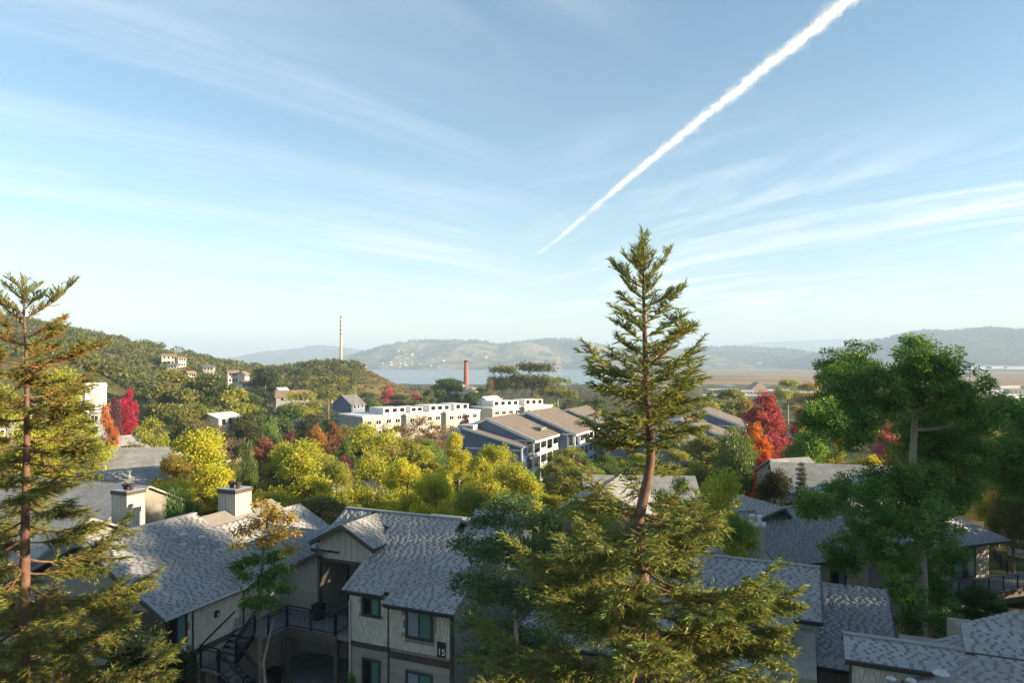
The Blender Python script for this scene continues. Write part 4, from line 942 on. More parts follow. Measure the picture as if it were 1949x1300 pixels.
# left middle distance roofs
gable('apartment_building', 'sunlit shingle roof just behind the left redwood trunk', 70, 41, 31.0, 9, 8, 1.9, -TH, wins=(('r', .5, 1.6, 1.2, 1.2),), chim=(3.3, 4.6, 2.4, 3.6, 31.9))
gable('apartment_building', 'grey roof with dormer behind the shaded chimney at far left', 150, 55, 30.4, 14, 9, 2.2, -TH + R_(4), wins=(('f', .3, 1.5, 1.2, 1.2), ('f', .7, 1.5, 1.2, 1.2)))
g3 = gable('apartment_building', 'pale sunlit roof left of the bright yellow-green tree', 225, 66, 29.6, 11, 10, 2.4, R_(40), wins=(('f', .5, 1.6, 1.2, 1.2),))
for k in range(3): vent(g3, -1 + k * .8, -1.8, 29.1, .5, .14, True)
gable('apartment_building', 'long pale roof with blue shadow below the olive shrubs at left', 205, 84, 29.4, 16, 11, 2.4, R_(8), wins=(('f', .3, 1.6, 1.2, 1.2), ('f', .7, 1.6, 1.2, 1.2)))
gable('apartment_building', 'small pale gable far left above the long pale roof', 205, 100, 29.0, 8, 7, 1.8, R_(60))
gable('apartment_building', 'pale roof end glimpsed between two yellow-green trees', 672, 72, 27.3, 7, 6, 1.5, R_(30))
gable('apartment_building', 'small grey gable house behind the central redwood trunk', 1165, 64, 28.8, 8, 7.5, 1.9, R_(70), wins=(('l', .5, .6, .9, .9),))
gable('apartment_building', 'blue-grey long roof beside the gable house behind the redwood', 1215, 72, 28.0, 11, 7, 1.6, R_(-4))
gr = gable('apartment_building', 'long blue-grey roof behind the narrow cypress at right', 1590, 76, 28.6, 13, 9, 2.3, R_(-14), wins=(('f', .2, 1.5, 1.1, 1.1), ('f', .5, 1.5, 1.1, 1.1)))
gable('apartment_building', 'blue-grey gable roof crossing behind the big green tree', 1688, 70, 28.3, 9, 8, 2.2, R_(65))
gable('apartment_building', 'small blue-grey gable end left of the cypress', 1502, 80, 28.7, 5, 5, 1.5, R_(20))

# ------------------------------------------------------------------ slate blue apartment buildings
def blue_block(b, a0, a1, v0, v1, ze, zr, zb, ar=None, floors=3, left=True):
    """gabled wing with white trim; right side with posts, floor slabs and white rails"""
    ar = (a0 + a1) / 2 if ar is None else ar
    zl = zr - (ar - a0) * (zr - ze) / (a1 - ar)
    w = b.mk('wall', MB().prism([(a0, v0, zb), (a1 - 1.6, v0, zb), (a1 - 1.6, v0, ze + .3), (ar, v0, zr - .3), (a0, v0, zl - .25)], (0, v1 - v0, 0)), M_BLUE)
    sl = (zr - ze) / (a1 - ar)
    b.mk('roof_slope', MB().prism([(a1 + .5, v0 - .5, ze - .5 * sl), (a1 + .5, v1, ze - .5 * sl), (ar, v1, zr), (ar, v0 - .5, zr)], (0, 0, -.18)), M_BROOF)
    b.mk('roof_slope', MB().prism([(ar, v0 - .5, zr), (ar, v1, zr), (a0 - .5, v1, zl - .5 * sl), (a0 - .5, v0 - .5, zl - .5 * sl)], (0, 0, -.18)), M_BROOF)
    b.bar('rake_trim', M_WHITE, (a1 + .5, v0 - .53, ze - .5 * sl - .12), (ar, v0 - .53, zr - .12), .14, .6)
    b.bar('rake_trim', M_WHITE, (ar, v0 - .53, zr - .12), (a0 - .5, v0 - .53, zl - .5 * sl - .12), .14, .6)
    b.box('eave_trim', M_WHITE, a1 + .42, a1 + .56, v0 - .5, v1, ze - .5 * sl - .5, ze - .5 * sl - .1)
    b.box('belt_trim', M_WHITE, a0, a1, v0 - .1, v0 - .002, ze - .5, ze - .2)
    fh = (ze - .4 - zb) / floors; nb = max(2, round((v1 - v0) / 3.4))
    for k in range(nb + 1):
        v = v0 + .15 + (v1 - v0 - .3) * k / nb; b.box('post', M_WHITE, a1 - .32, a1, v - .16, v + .16, zb, ze - .3)
    for f_ in range(floors):
        z = zb + f_ * fh; b.box('floor_slab', M_WHITE, a1 - 1.59, a1 + .05, v0 + .02, v1 - .02, z - .15, z + .2)
        for k in range(nb):
            va = v0 + .35 + (v1 - v0 - .3) * k / nb; vb = v0 - .05 + (v1 - v0 - .3) * (k + 1) / nb
            b.box('balcony_rail', M_WHITE, a1 - .14, a1 - .06, va, vb, z + .2, z + 1.1 if k % 2 else z + .5)
            wd = b.box('balcony_window', M_WFR, a1 - 1.598, a1 - 1.55, va + .4, vb - .4, z + .3, z + 2.1); b.box('pane', M_GLASS, a1 - 1.548, a1 - 1.53, va + .5, vb - .5, z + .4, z + 2.0, wd)
    b.box('corner_board', M_WHITE, a1 - 1.75, a1 - 1.45, v0 - .08, v0 + .1, zb, ze - .5)
    for k in range(2):
        a = a0 + (a1 - a0) * (.25 + .3 * k); wd = b.box('window', M_WHITE, a - .8, a + .8, v0 - .08, v0 - .003, ze - 3.2, ze - 1.7); b.box('pane', M_GLASS, a - .65, a + .65, v0 - .1, v0 - .082, ze - 3.05, ze - 1.85, wd)
b = Bld('blue_apartment_building', 'slate blue apartment building with white trim and brown roofs, left of the redwood', -57, 124, 15.8)
blue_block(b, -66.5, -47.8, 124, 139, 25.0, 28.85, 15.8, -57.7)
blue_block(b, -65.0, -44.2, 139.05, 157, 25.0, 29.2, 15.8, -55.0)
blue_block(b, -61.0, -41.0, 157.1, 172, 24.6, 28.8, 15.8, -51.5)
# lower wing in front and to the left
b.mk('front_wing', MB().prism([(-61.0, 120.6, 15.8), (-48.9, 120.6, 15.8), (-48.9, 120.6, 23.9), (-61.0, 120.6, 26.9)], (0, 3.38, 0)), M_BLUE)
b.mk('front_wing_roof', MB().prism([(-48.3, 120.1, 23.95), (-48.3, 123.4, 23.95), (-61.4, 123.4, 27.2), (-61.4, 120.1, 27.2)], (0, 0, -.18)), M_BROOF)
b.bar('rake_trim', M_WHITE, (-48.3, 120.05, 23.8), (-61.4, 120.05, 27.05), .12, .4)
sk = b.box('roof_lantern', M_WHITE, -62.6, -59.4, 121.0, 123.3, 25.0, 27.6); b.box('pane', M_BLUE, -62.2, -59.8, 120.93, 120.998, 25.6, 27.3, sk)
b.box('corner_board', M_WHITE, -49.15, -48.85, 120.52, 120.7, 15.8, 23.8); b.box('belt_trim', M_WHITE, -61, -48.9, 120.5, 120.598, 23.0, 23.3)
b.box('side_wing', M_BLUE, -78.0, -66.6, 126.0, 138.0, 15.8, 21.6)
b.box('side_wing_roof', M_WHITE, -78.4, -66.6, 125.6, 138.4, 21.602, 21.95); b.box('belt_trim', M_WHITE, -78, -66.6, 125.85, 125.998, 19.5, 19.75)
b.mk('side_roof', MB().prism([(-78.2, 125.8, 21.96), (-66.6, 125.8, 21.96), (-66.6, 125.8, 25.3)], (0, 12, 0)), M_BLUE)
for a in (-77.8, -73.5): b.box('post', M_WHITE, a - .15, a + .15, 125.7, 125.84, 15.8, 21.6)
wd = b.box('window', M_WHITE, -71.2, -69.6, 125.9, 125.997, 17.2, 18.8); b.box('pane', M_GLASS, -71.0, -69.8, 125.87, 125.898, 17.4, 18.6, wd)
sk2 = b.box('skylight', M_DECK, -51.6, -49.2, 132.0, 135.0, 25.9, 26.5)
b = Bld('blue_apartment_building', 'slate blue apartment building with brown roofs right of the redwood', -25, 150, 15.6)
blue_block(b, -37.0, -18.4, 141, 158, 22.3, 26.0, 15.6, -28.5, 2)
blue_block(b, -34.0, -15.5, 158.1, 172, 23.6, 27.2, 15.6, -25.5)
blue_block(b, -31.0, -12.8, 172.1, 186, 25.0, 28.4, 15.6, -22.5)

# ------------------------------------------------------------------ white flat-roofed buildings
def flat_block(name, label, x, y, rot, L, Wd, zt, zb, nseg, seed, boxes):
    rs = random.Random(seed); b = Bld(name, label, 0, 0, zb, rot, (x, y)); s = L / nseg
    for k in range(nseg):
        o = (k % 2) * 1.4; wm = M_CREAM if k % 2 else M_GREYW
        w = b.box('wall', wm, k * s, (k + 1) * s - .01, o, Wd, zb, zt); b.box('parapet', M_WHITE, k * s - .15, (k + 1) * s + .14, o - .15, Wd + .1, zt + .002, zt + .45)
        for f_ in range(2):
            for t in (.28, .7):
                a = (k + t) * s; z = zt - 1.9 - f_ * 2.9
                wd = b.box('window', M_WHITE, a - .95, a + .95, o - .08, o - .002, z - .3, z + 1.2); b.box('pane', M_GLASS, a - .75, a - .06, o - .1, o - .082, z - .1, z + 1.0, wd); b.box('pane', M_GLASS, a + .06, a + .75, o - .1, o - .082, z - .1, z + 1.0, wd)
    for (t0, t1, h) in boxes:
        q = b.box('roof_house', M_WHITE, t0 * L, t1 * L, 3.5, Wd - 3, zt + .452, zt + .452 + h)
        n = max(2, int((t1 - t0) * L / 2.2))
        for k in range(n):
            a = t0 * L + (t1 - t0) * L * (k + .5) / n; b.box('pane', M_GLASS, a - .7, a + .7, 3.4, 3.498, zt + .9, zt + .3 + h, q)
    return b
flat_block('flat_roofed_building', 'long white flat-roofed building with rooftop rooms in front of the brown knoll', -41.5, 190, R_(40), 42, 15, 24.5, 15.0, 6, 1, ((.2, .38, 1.7), (.42, .52, 1.6), (.58, .76, 1.8), (.8, .93, 1.9)))
flat_block('flat_roofed_building', 'white flat-roofed building behind the blue apartments', -6.5, 226, R_(34), 26, 14, 24.6, 15.0, 4, 2, ((.1, .5, 1.8), (.6, .9, 1.9)))
flat_block('flat_roofed_building', 'white low building with ribbon windows under the red maple at left', -124, 162, R_(22), 24, 10, 27.6, 18.0, 3, 3, ((.0, .9, 1.6),))
gable('white_house', 'white gabled house behind the white flat-roofed building', 932, 242, 28.0, 9, 7, 2.2, R_(60), M_WHITE, M_WHITE, wins=(('f', .3, 1.0, .9, 1.2), ('f', .7, 1.0, .9, 1.2), ('l', .5, .8, .8, 1.0)))
# white tower at far left
b = Bld('stair_tower', 'white boxy tower with pitched cap on the left slope', 0, 0, 20, R_(24), (-114.5, 188), 'tower')
b.box('shaft', M_WHITE, -2.3, 2.3, -2.1, 2.1, 19.5, 33.4); b.mk('cap', MB().prism([(-2.5, -2.3, 33.402), (2.5, -2.3, 33.402), (2.1, -2.3, 34.4), (-2.1, -2.3, 34.4)], (0, 4.6, 0)), M_WHITE); b.box('door', M_GUT, -1.0, 1.0, -2.16, -2.102, 27.0, 31.5)
b.box('annex', M_WHITE, -12.0, -2.32, -1.5, 3, 19.5, 31.8)
# houses on the left hill and in the valley
HW = (('f', .2, 1.4, 1.0, 1.3), ('f', .5, 1.4, 1.0, 1.3), ('f', .8, 1.4, 1.0, 1.3), ('f', .2, 4.3, 1.0, 1.3), ('f', .5, 4.3, 1.0, 1.3), ('f', .8, 4.3, 1.0, 1.3), ('r', .5, 1.0, 1.0, 1.4), ('r', .5, 4.3, 1.0, 1.4))
def at_house(label, px, ytop, D, L, W, rise, rot, wall=M_CREAM, rf=M_TILE, **k):
    if D > 300 and D < 500: L, W, rise, ytop = L * .55, W * .6, rise * .6, ytop + 3
    return gable('hillside_house', label, px, D, CZ - (ytop - HY) / F * D, L, W, rise, rot, wall, rf, wins=HW, **k)
at_house('cream three-storey house with twin gables below the hill end', 443, 702, 330, 9, 8, 1.8, R_(30)); at_house('cream gabled wing on the right of the twin-gabled house', 463, 704, 328, 6, 7, 2.0, R_(75))
at_house('cream house with low brown roof beneath the twin-gabled house', 470, 722, 310, 9, 7, 1.6, R_(30))
at_house('cream house on the crest of the left hill', 322, 671, 395, 13, 8, 2.0, R_(20)); at_house('cream house with flat terrace just right of the crest house', 343, 676, 388, 8, 8, 1.5, R_(50))
at_house('grey blue house below the crest houses', 330, 689, 375, 9, 7, 1.8, R_(10), M_GREYW, M_DROOF)
at_house('cream house with chimney among trees down the left slope', 362, 703, 330, 7, 6, 1.8, R_(55)); at_house('grey roofed house at the foot of the ridge', 398, 692, 380, 10, 8, 2, R_(15), M_GREYW, M_DROOF)
at_house('pale three-storey house half hidden by bare trees', 418, 786, 152, 6, 7, .9, R_(62), M_CREAM, M_WHITE)
at_house('blue-grey barn with white edge trim below the tall pole', 664, 752, 240, 8, 8, 3.2, R_(68), M_BLUE, M_DROOF); at_house('brown roofed house among the dark trees left of the barn', 557, 743, 250, 11, 8, 2.2, R_(15), M_GREYW, M_TILE)
at_house('small white gable peeping between trees left of the knoll', 536, 738, 300, 5, 5, 2, R_(60), M_WHITE, M_WHITE)
at_house('cream kiln house left of the brick chimney', 873, 727, 560, 12, 9, 2.2, R_(30)); at_house('grey roofed kiln shed in front of the brick chimney', 884, 735, 540, 16, 10, 2.6, R_(35), M_CREAM, M_DROOF)
at_house('low cream shed right of the brick chimney', 903, 738, 530, 10, 8, 2.4, R_(60))
# brick chimney, tall pole, pylon
q = P(887, 745, 560); e_ = empty('brick_chimney', (q.x, q.y, hz(q.x, q.y) - .3), 0, 'tall tapering red brick chimney standing by the bay', 'chimney')
zt = CZ - (686 - HY) / F * 560; h_ = zt - e_.location.z
MB().cyl(0, 0, 0, h_ - 1.6, 2.35, 1.55, 20).build('shaft', M_BRICK, e_); MB().cyl(0, 0, h_ - 1.6, h_, 1.75, 1.8, 20).build('crown', M_SOOT, e_)
q = P(649, 697, 455); zg = hz(q.x, q.y); e_ = empty('tall_pole', (q.x, q.y, zg - .4), 0, 'tall grey steel pole on top of the brown knoll', 'pole')
zt = CZ - (597 - HY) / F * 455; h_ = zt - zg
MB().cyl(0, 0, 0, h_ * .86, 1.0, .62, 14).build('shaft', M_STEEL, e_); MB().cyl(0, 0, h_ * .86, h_ + .4, .42, .3, 10).build('top_mast', M_STEEL, e_)
for k in range(5): MB().cyl(0, 0, h_ * (.62 + .08 * k), h_ * (.62 + .08 * k) + .35, .95, .95, 12).build('collar', M_SOOT, e_)
def pylon(px, ytop, D, label):
    q = P(px, 700, D); z0 = hz(q.x, q.y); zt = CZ - (ytop - HY) / F * D; h = zt - z0; e_ = empty('pylon', (q.x, q.y, z0 - .3), .4, label, 'pylon'); s = h * .11
    mb = MB(); lv = [0, .2, .38, .54, .68, .8, .9, 1]
    for k in range(7):
        r0, r1 = s * (1 - lv[k]) + .4, s * (1 - lv[k + 1]) + .4; z0_, z1_ = lv[k] * h, lv[k + 1] * h; c0 = [(r0, r0, z0_), (-r0, r0, z0_), (-r0, -r0, z0_), (r0, -r0, z0_)]; c1 = [(r1, r1, z1_), (-r1, r1, z1_), (-r1, -r1, z1_), (r1, -r1, z1_)]
        for i in range(4): mb.bar(c0[i], c1[i], .3); mb.bar(c0[i], c1[(i + 1) % 4], .16); mb.bar(c1[i], c1[(i + 1) % 4], .16)
    mb.build('lattice', M_STEEL, e_)
    for t in (.72, .84): MB().bar((-h * .13, 0, t * h), (h * .13, 0, t * h), .6).build('cross_arm', M_STEEL, e_)
pylon(1062, 672, 1250, 'faint lattice power pylon by the water left of the redwood')
# far houses across the bay
hm = [MB(), MB()]
hmesh = []
for L_, W_, Hh in ((14, 9, 6), (20, 10, 7), (10, 8, 8)):
    wme = MB().prism([(-L_ / 2, -W_ / 2, -8), (L_ / 2, -W_ / 2, -8), (L_ / 2, -W_ / 2, Hh), (-L_ / 2, -W_ / 2, Hh)], (0, W_, 0)).mesh('wall'); rme = MB().prism([(-L_ / 2 - .6, -W_ / 2 - .6, Hh + .01), (-L_ / 2 - .6, W_ / 2 + .6, Hh + .01), (-L_ / 2 - .6, 0, Hh + 3)], (L_ + 1.2, 0, 0)).mesh('roof')
    wme.materials.append(M_CREAM); rme.materials.append(M_TILE); hmesh.append((wme, rme))
def far_house(hillname, D, front, px, t, lab, grp):
    y = D - front * t; x = (px - CX) / F * y; z = HILLF[hillname](x, y); e_ = empty('far_house', (x, y, z), random.uniform(-.6, .9), lab, 'house', grp)
    w, r = random.choice(hmesh); link('wall', w, None, e_); link('roof', r, None, e_)
    s_ = random.uniform(.5, 1.0); e_.scale = (s_, s_, s_)
rh = random.Random(5)
for k in range(46):
    px = rh.gauss(770, 22) if k < 26 else rh.uniform(680, 1130); far_house('hills_across_bay', 5000, 1050, px, rh.uniform(.45, .93) if k < 26 else rh.uniform(.6, .95), 'tiny pale house on the hazy hillside across the bay', 'houses across the bay')
for k in range(26): far_house('hills_marsh_side', 5600, 1500, rh.uniform(1335, 1560), rh.uniform(.78, .97), 'tiny pale house below the wooded hill beyond the marsh', 'houses beyond the marsh')
# harbour buildings beyond the trees, right
def lowb(px, ytop, D, L, W, hgt, rot, lab, wm=M_GREYW, rm=M_WHITE, grp='harbour buildings by the marsh', pitched=False):
    x = (px - CX) / F * D; zt = CZ - (ytop - HY) / F * D; b = Bld('harbour_building', lab, 0, 0, zt - hgt - 6, R_(rot), (x, D), 'building', grp)
    b.box('wall', wm, -L / 2, L / 2, -W / 2, W / 2, zt - hgt - 6, zt)
    if pitched: b.mk('roof', MB().prism([(-L / 2 - .5, -W / 2 - .5, zt + .01), (L / 2 + .5, -W / 2 - .5, zt + .01), (0, -W / 2 - .5, zt + L * .42)], (0, W + 1, 0)), rm)
    else: b.box('roof', rm, -L / 2 - .4, L / 2 + .4, -W / 2 - .4, W / 2 + .4, zt + .01, zt + .5)
    for k in range(int(L / 5)): wd = b.box('window', M_WFR, -L / 2 + 1 + k * 5, -L / 2 + 4 + k * 5, -W / 2 - .12, -W / 2 - .002, zt - 3.4, zt - 1.2)
lowb(1440, 743, 900, 26, 14, 4, 10, 'white harbour building with a steep brown roof', M_GREYW, M_TILE, pitched=True)
lowb(1545, 738, 950, 18, 12, 5, 5, 'dark boxy harbour building left of the big green tree', M_DROOF, M_DROOF)
for i, (px, yt, D, L) in enumerate(((1375, 741, 920, 40), (1405, 744, 860, 36), (1470, 742, 930, 44), (1500, 746, 850, 40), (1530, 747, 840, 30), (1395, 750, 800, 30), (1450, 752, 780, 46), (1500, 755, 740, 40), (1545, 757, 720, 38), (1360, 752, 800, 30))):
    lowb(px, yt, D, L, 12, 4, (i * 7) % 20, 'low white-roofed harbour building among others by the marsh')
for i, (px, yt, D, L) in enumerate(((1865, 738, 800, 26), (1885, 744, 740, 22), (1915, 736, 830, 36), (1940, 742, 760, 30), (1905, 752, 660, 26), (1935, 756, 620, 22), (1875, 757, 620, 20), (1950, 766, 560, 20))):
    lowb(px, yt, D, L, 10, 4, (i * 11) % 30, 'low white-roofed building right of the big green tree', M_GREYW, M_WHITE if i % 3 else M_TILE, 'low buildings at the right edge')
for i, (px, yt) in enumerate(((1862, 697), (1890, 696), (1925, 697))): lowb(px, yt, 3000, 90, 40, 8, 0, 'long pale shed at the foot of the far right hills', M_WHITE, M_WHITE, 'sheds under the right hills')

# ------------------------------------------------------------------ parking lot and cars
x0 = (1490 - CX) / F * 150; mb = MB(); pl = [(1455, 118), (1560, 118), (1530, 240), (1475, 240)]
V_ = [((px - CX) / F * D, D) for px, D in pl]
gx = [(x, y, max(hz(x + dx, y + dy) for dx in (-3, 0, 3) for dy in (-4, 0, 4)) + .35) for x, y in V_]
tag(MB().prism(gx, (0, 0, -1.6)).build('parking_lot', M_ASPH), kind='structure')
def car_paint(name, col): return plain(name, col, 0.3, 0.03, 1.0, spec=0.6)
CARC = [('white', car_paint('car_white', (.7, .7, .7))), ('silver', car_paint('car_silver', (.4, .41, .42))), ('black', car_paint('car_black', (.02, .02, .022))), ('blue', car_paint('car_blue', (.05, .08, .16)))]
def car_meshes():
    side = [(-2.2, .35), (2.15, .35), (2.2, .75), (1.2, .95), (-1.9, 1.0), (-2.2, .85)]; cab = [(-1.7, .98), (1.1, .94), (.45, 1.45), (-1.2, 1.48)]
    body = MB().prism([(x, -.85, z) for x, z in side], (0, 1.7, 0)); body.prism([(x * .97, -.74, z) for x, z in cab], (0, 1.48, 0))
    gl = MB(); gl.prism([(x * .9, -.755, .99 + (z - .96) * .86) for x, z in cab], (0, 1.51, 0)); gl.prism([(1.0, -.65, 1.0), (1.0, .65, 1.0), (.55, .6, 1.38), (.55, -.6, 1.38)], (.05, 0, .03)); gl.prism([(-1.6, -.65, 1.02), (-1.6, .65, 1.02), (-1.25, .6, 1.4), (-1.25, -.6, 1.4)], (-.05, 0, .03))
    wh = MB(); n = 12
    wh.prism([(.32 * math.cos(k * 6.283 / n), -.1, .32 * math.sin(k * 6.283 / n)) for k in range(n)], (0, .2, 0))
    return body.mesh('body'), gl.mesh('glass'), wh.mesh('wheel')
CB, CG, CW = car_meshes(); CG.materials.append(M_GLASS); CW.materials.append(M_TYRE)
CBs = {}
for nm, mt in CARC: CBs[nm] = CB.copy(); CBs[nm].materials.append(mt)
def car(x, y, z, rot, colr, label, group):
    e_ = empty('parked_car', (x, y, z), rot, label, 'car', group); link('body', CBs[colr], None, e_); link('glass', CG, None, e_)
    for sx in (-1.35, 1.35):
        for sy in (-.78, .78): o = link('wheel', CW, None, e_); o.location = (sx, sy, .32)
def plz(x, y):      # height of the lot surface
    A = np.array([[p[0], p[1], 1] for p in gx]); c_ = np.linalg.lstsq(A, np.array([p[2] for p in gx]), rcond=None)[0]; return float(c_[0] * x + c_[1] * y + c_[2])
for k in range(11):
    D = 126 + k * 10; px = 1497 - k * .4
    for j, dx in enumerate((-2.9, 2.9)):
        cn = CARC[(k * 2 + j * 3) % 4][0]; x = (px - CX) / F * D + dx; car(x, D, plz(x, D), .12 + (0 if j else math.pi), cn, '%s car in the parking rows below the red maples' % cn, 'cars parked in rows')
q = P(1940, 1005, 70); car(q.x, q.y, hz(q.x, q.y), .9, 'silver', 'silver car parked by the weeping tree at the right edge', None)
q = P(262, 772, 165); car(q.x, q.y, hz(q.x, q.y) + .0, .3, 'white', 'white car behind the low white building on the left slope', None)
q = P(1618, 850, 98); car(q.x, q.y, hz(q.x, q.y), .5, 'silver', 'silver car glimpsed under the big green tree', None)

# street lamp in the valley
q = P(677, 752, 235); e_ = empty('street_lamp', (q.x, q.y, hz(q.x, q.y) - .2), 0, 'thin grey street lamp beside the blue-grey barn', 'lamp'); zt = CZ - (734 - HY) / F * 235 - e_.location.z
MB().cyl(0, 0, 0, zt, .14, .08, 8).build('post', M_STEEL, e_); MB().bar((0, 0, zt - .05), (.9, 0, zt), .12).build('arm', M_STEEL, e_); MB().box(.6, 1.3, -.15, .15, zt - .12, zt + .1).build('lamp_head', M_STEEL, e_)

# ------------------------------------------------------------------ near trees
TAU = 2 * math.pi
def reach(tab_l, tab_r):
    """branch reach from left and right outlines (depth below top, metres)"""
    def f(d, az):
        l = np.interp(d, [q[0] for q in tab_l], [q[1] for q in tab_l]); r = np.interp(d, [q[0] for q in tab_r], [q[1] for q in tab_r]); c = math.cos(az)
        return float((l + r) / 2 + (r - l) / 2 * c)
    return f
DR = 16.0; zc = lambda y: CZ - (y - HY) / F * DR
gx0 = (1230 - CX) / F * DR; gz0 = hz(gx0, DR)
tr = [(gx0 + .15, DR, gz0 - .5)] + [px3(px, py, DR) for px, py in ((1226, 1500), (1224, 1300), (1226, 1150), (1216, 985), (1236, 900), (1240, 860), (1233, 780), (1229, 700), (1226, 600), (1224, 520), (1221, 442))]
tr = sorted(tr, key=lambda q: q[2])
ml = [(0, .04), (.5, .2), (.9, .6), (1.3, .9), (1.7, .9), (2.2, .85), (2.9, .95), (3.3, 1.7), (4.2, 2.1), (5.1, 1.8), (5.6, 1.0), (6.3, 1.3), (6.9, 2.8), (7.6, 3.2), (8.6, 4.2), (10, 4.4), (18, 4.6)]
mr_ = [(0, .04), (.5, .2), (.9, .5), (1.3, .7), (1.9, .95), (2.5, 1.1), (3.4, 1.35), (4.2, 1.55), (5.0, 1.0), (5.6, .8), (6.2, 1.4), (6.9, 2.5), (7.8, 3.0), (8.8, 3.4), (10, 3.8), (18, 4.2)]
_, n1 = redwood('tall redwood with rust-tinged sprays rising above the horizon right of centre', (gx0, DR, gz0), None, .30, tr, reach(ml, mr_), 12, (.185, .225, .05),
    gaps=((5.15, 6.3, .28),), elev=lambda d: float(np.interp(d, [0, .8, 2, 3.5, 5, 8, 12], [.8, .62, .5, .36, .2, .05, -.05])), warm=.5, zlow=zc(1420) - gz0, warmf=lambda d: .16 if d > 3 else 0.0)
DL = 22.0; lx0 = (50 - CX) / F * DL; lz0 = hz(lx0, DL)
tr = [(lx0, DL, lz0 - .5)] + [px3(px, py, DL) for px, py in ((46, 1400), (46, 1250), (48, 1000), (51, 850), (51, 700), (47, 620), (42, 525))]
tr = sorted(tr, key=lambda q: q[2])
ll = [(0, .05), (.5, .3), (1.0, .9), (1.4, 1.35), (2.2, 1.9), (3.5, 2.4), (5, 2.8), (7, 3.2), (9, 3.8), (11, 4.2), (18, 4.4)]
lr = [(0, .05), (.5, .3), (1.0, .9), (1.4, 1.4), (2.1, 2.2), (3, 2.3), (4.5, 2.6), (6, 2.9), (7.4, 3.1), (9, 3.6), (10, 4.3), (12, 4.3), (18, 4.4)]
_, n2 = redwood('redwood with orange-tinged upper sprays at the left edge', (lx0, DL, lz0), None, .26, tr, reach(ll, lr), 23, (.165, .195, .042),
    gaps=(), nup=1.55, elev=lambda d: float(np.interp(d, [0, .8, 2, 4, 8, 12], [.85, .5, .28, .12, .0, -.06])), warm=.65, zlow=CZ - 8.0 / 1 * .9 - 4.5 - lz0, warmf=lambda d: float(np.interp(d, [1.2, 2.0, 4.0, 5.5, 8], [0, .36, .3, .12, .06])))  # upper sprays tinted orange: browned needles and low sun put into the colour

def custom_tree(name, label, base, blobs, col, seed, nclump, nleaf, llen, lw, rcl, trunk, tr_r, bark=None, leafm=None, **k):
    rs = np.random.default_rng(seed); e_ = empty(name, base, 0, label, 'tree'); b_ = np.array(base)
    bl = [(x - b_[0], y - b_[1], z - b_[2], r) for x, y, z, r in blobs]; tp = np.array(trunk) - b_
    cr, tk = tree_data(rs, bl, nclump, nleaf, llen, lw, rcl, tp, tr_r, **k)
    o = link('crown', cr, leafm or M_LEAFD, e_); o.color = c4(col); link('trunk', tk, bark or M_PBARK, e_); return e_
# big green tree at right
DT = 38.0; tx0 = (1752 - CX) / F * DT; tz0 = hz(tx0, DT); rt = np.random.default_rng(5)
bl = []
for px, py, r in ((1590, 700, 40), (1630, 690, 42), (1600, 740, 55), (1660, 730, 55), (1560, 800, 48), (1620, 800, 62), (1690, 770, 48), (1760, 690, 50), (1790, 705, 42), (1720, 700, 40), (1750, 750, 65), (1810, 760, 58), (1850, 800, 45), (1740, 830, 65), (1800, 850, 65), (1850, 870, 50), (1700, 910, 55), (1760, 930, 65), (1820, 940, 58), (1650, 950, 45), (1590, 945, 45), (1550, 960, 35),
                  (1700, 980, 55), (1760, 1000, 55), (1640, 1020, 45), (1600, 1060, 38), (1690, 1060, 55), (1750, 1080, 55), (1800, 1060, 38), (1720, 1130, 40), (1780, 1140, 42), (1810, 1180, 30), (1740, 1180, 28), (1900, 780, 30), (1875, 730, 18)):
    p = P(px, py, DT + rt.uniform(-2.8, 2.8)); bl.append((p.x, p.y, p.z, r / F * DT))
tk = [(tx0, DT, tz0 - .5)] + [px3(px, py, DT) for px, py in ((1752, 1180), (1756, 1120), (1752, 1040), (1735, 950), (1738, 860), (1742, 790))]
custom_tree('big_broadleaf_tree', 'large dark green broadleaf tree dominating the right side', (tx0, DT, tz0), bl, (.125, .25, .04), 3, 40, 118, .17, .075, .44, tk, .36, M_PBARK, flat=1.0, shell=.35, twig_r=.013, full=True)
# its neighbour at the right edge
DN = 44.0; nx0 = (1985 - CX) / F * DN; nz0 = hz(nx0, DN); bl = []
for px, py, r in ((1925, 775, 26), (1935, 830, 40), (1900, 850, 38), (1960, 860, 45), (1900, 900, 40), (1950, 800, 40), (2000, 780, 60), (2030, 850, 60), (1980, 910, 40), (1925, 930, 28)):
    p = P(px, py, DN + rt.uniform(-2, 2)); bl.append((p.x, p.y, p.z, r / F * DN))
custom_tree('broadleaf_tree', 'dark green tree leaning in from the right edge', (nx0, DN, nz0), bl, (.12, .24, .04), 4, 34, 100, .18, .08, .48, [(nx0, DN, nz0 - .5), px3(1990, 1150, DN), px3(1985, 1000, DN), px3(1990, 880, DN)], .25, M_BARK, twig_r=.012, full=True)
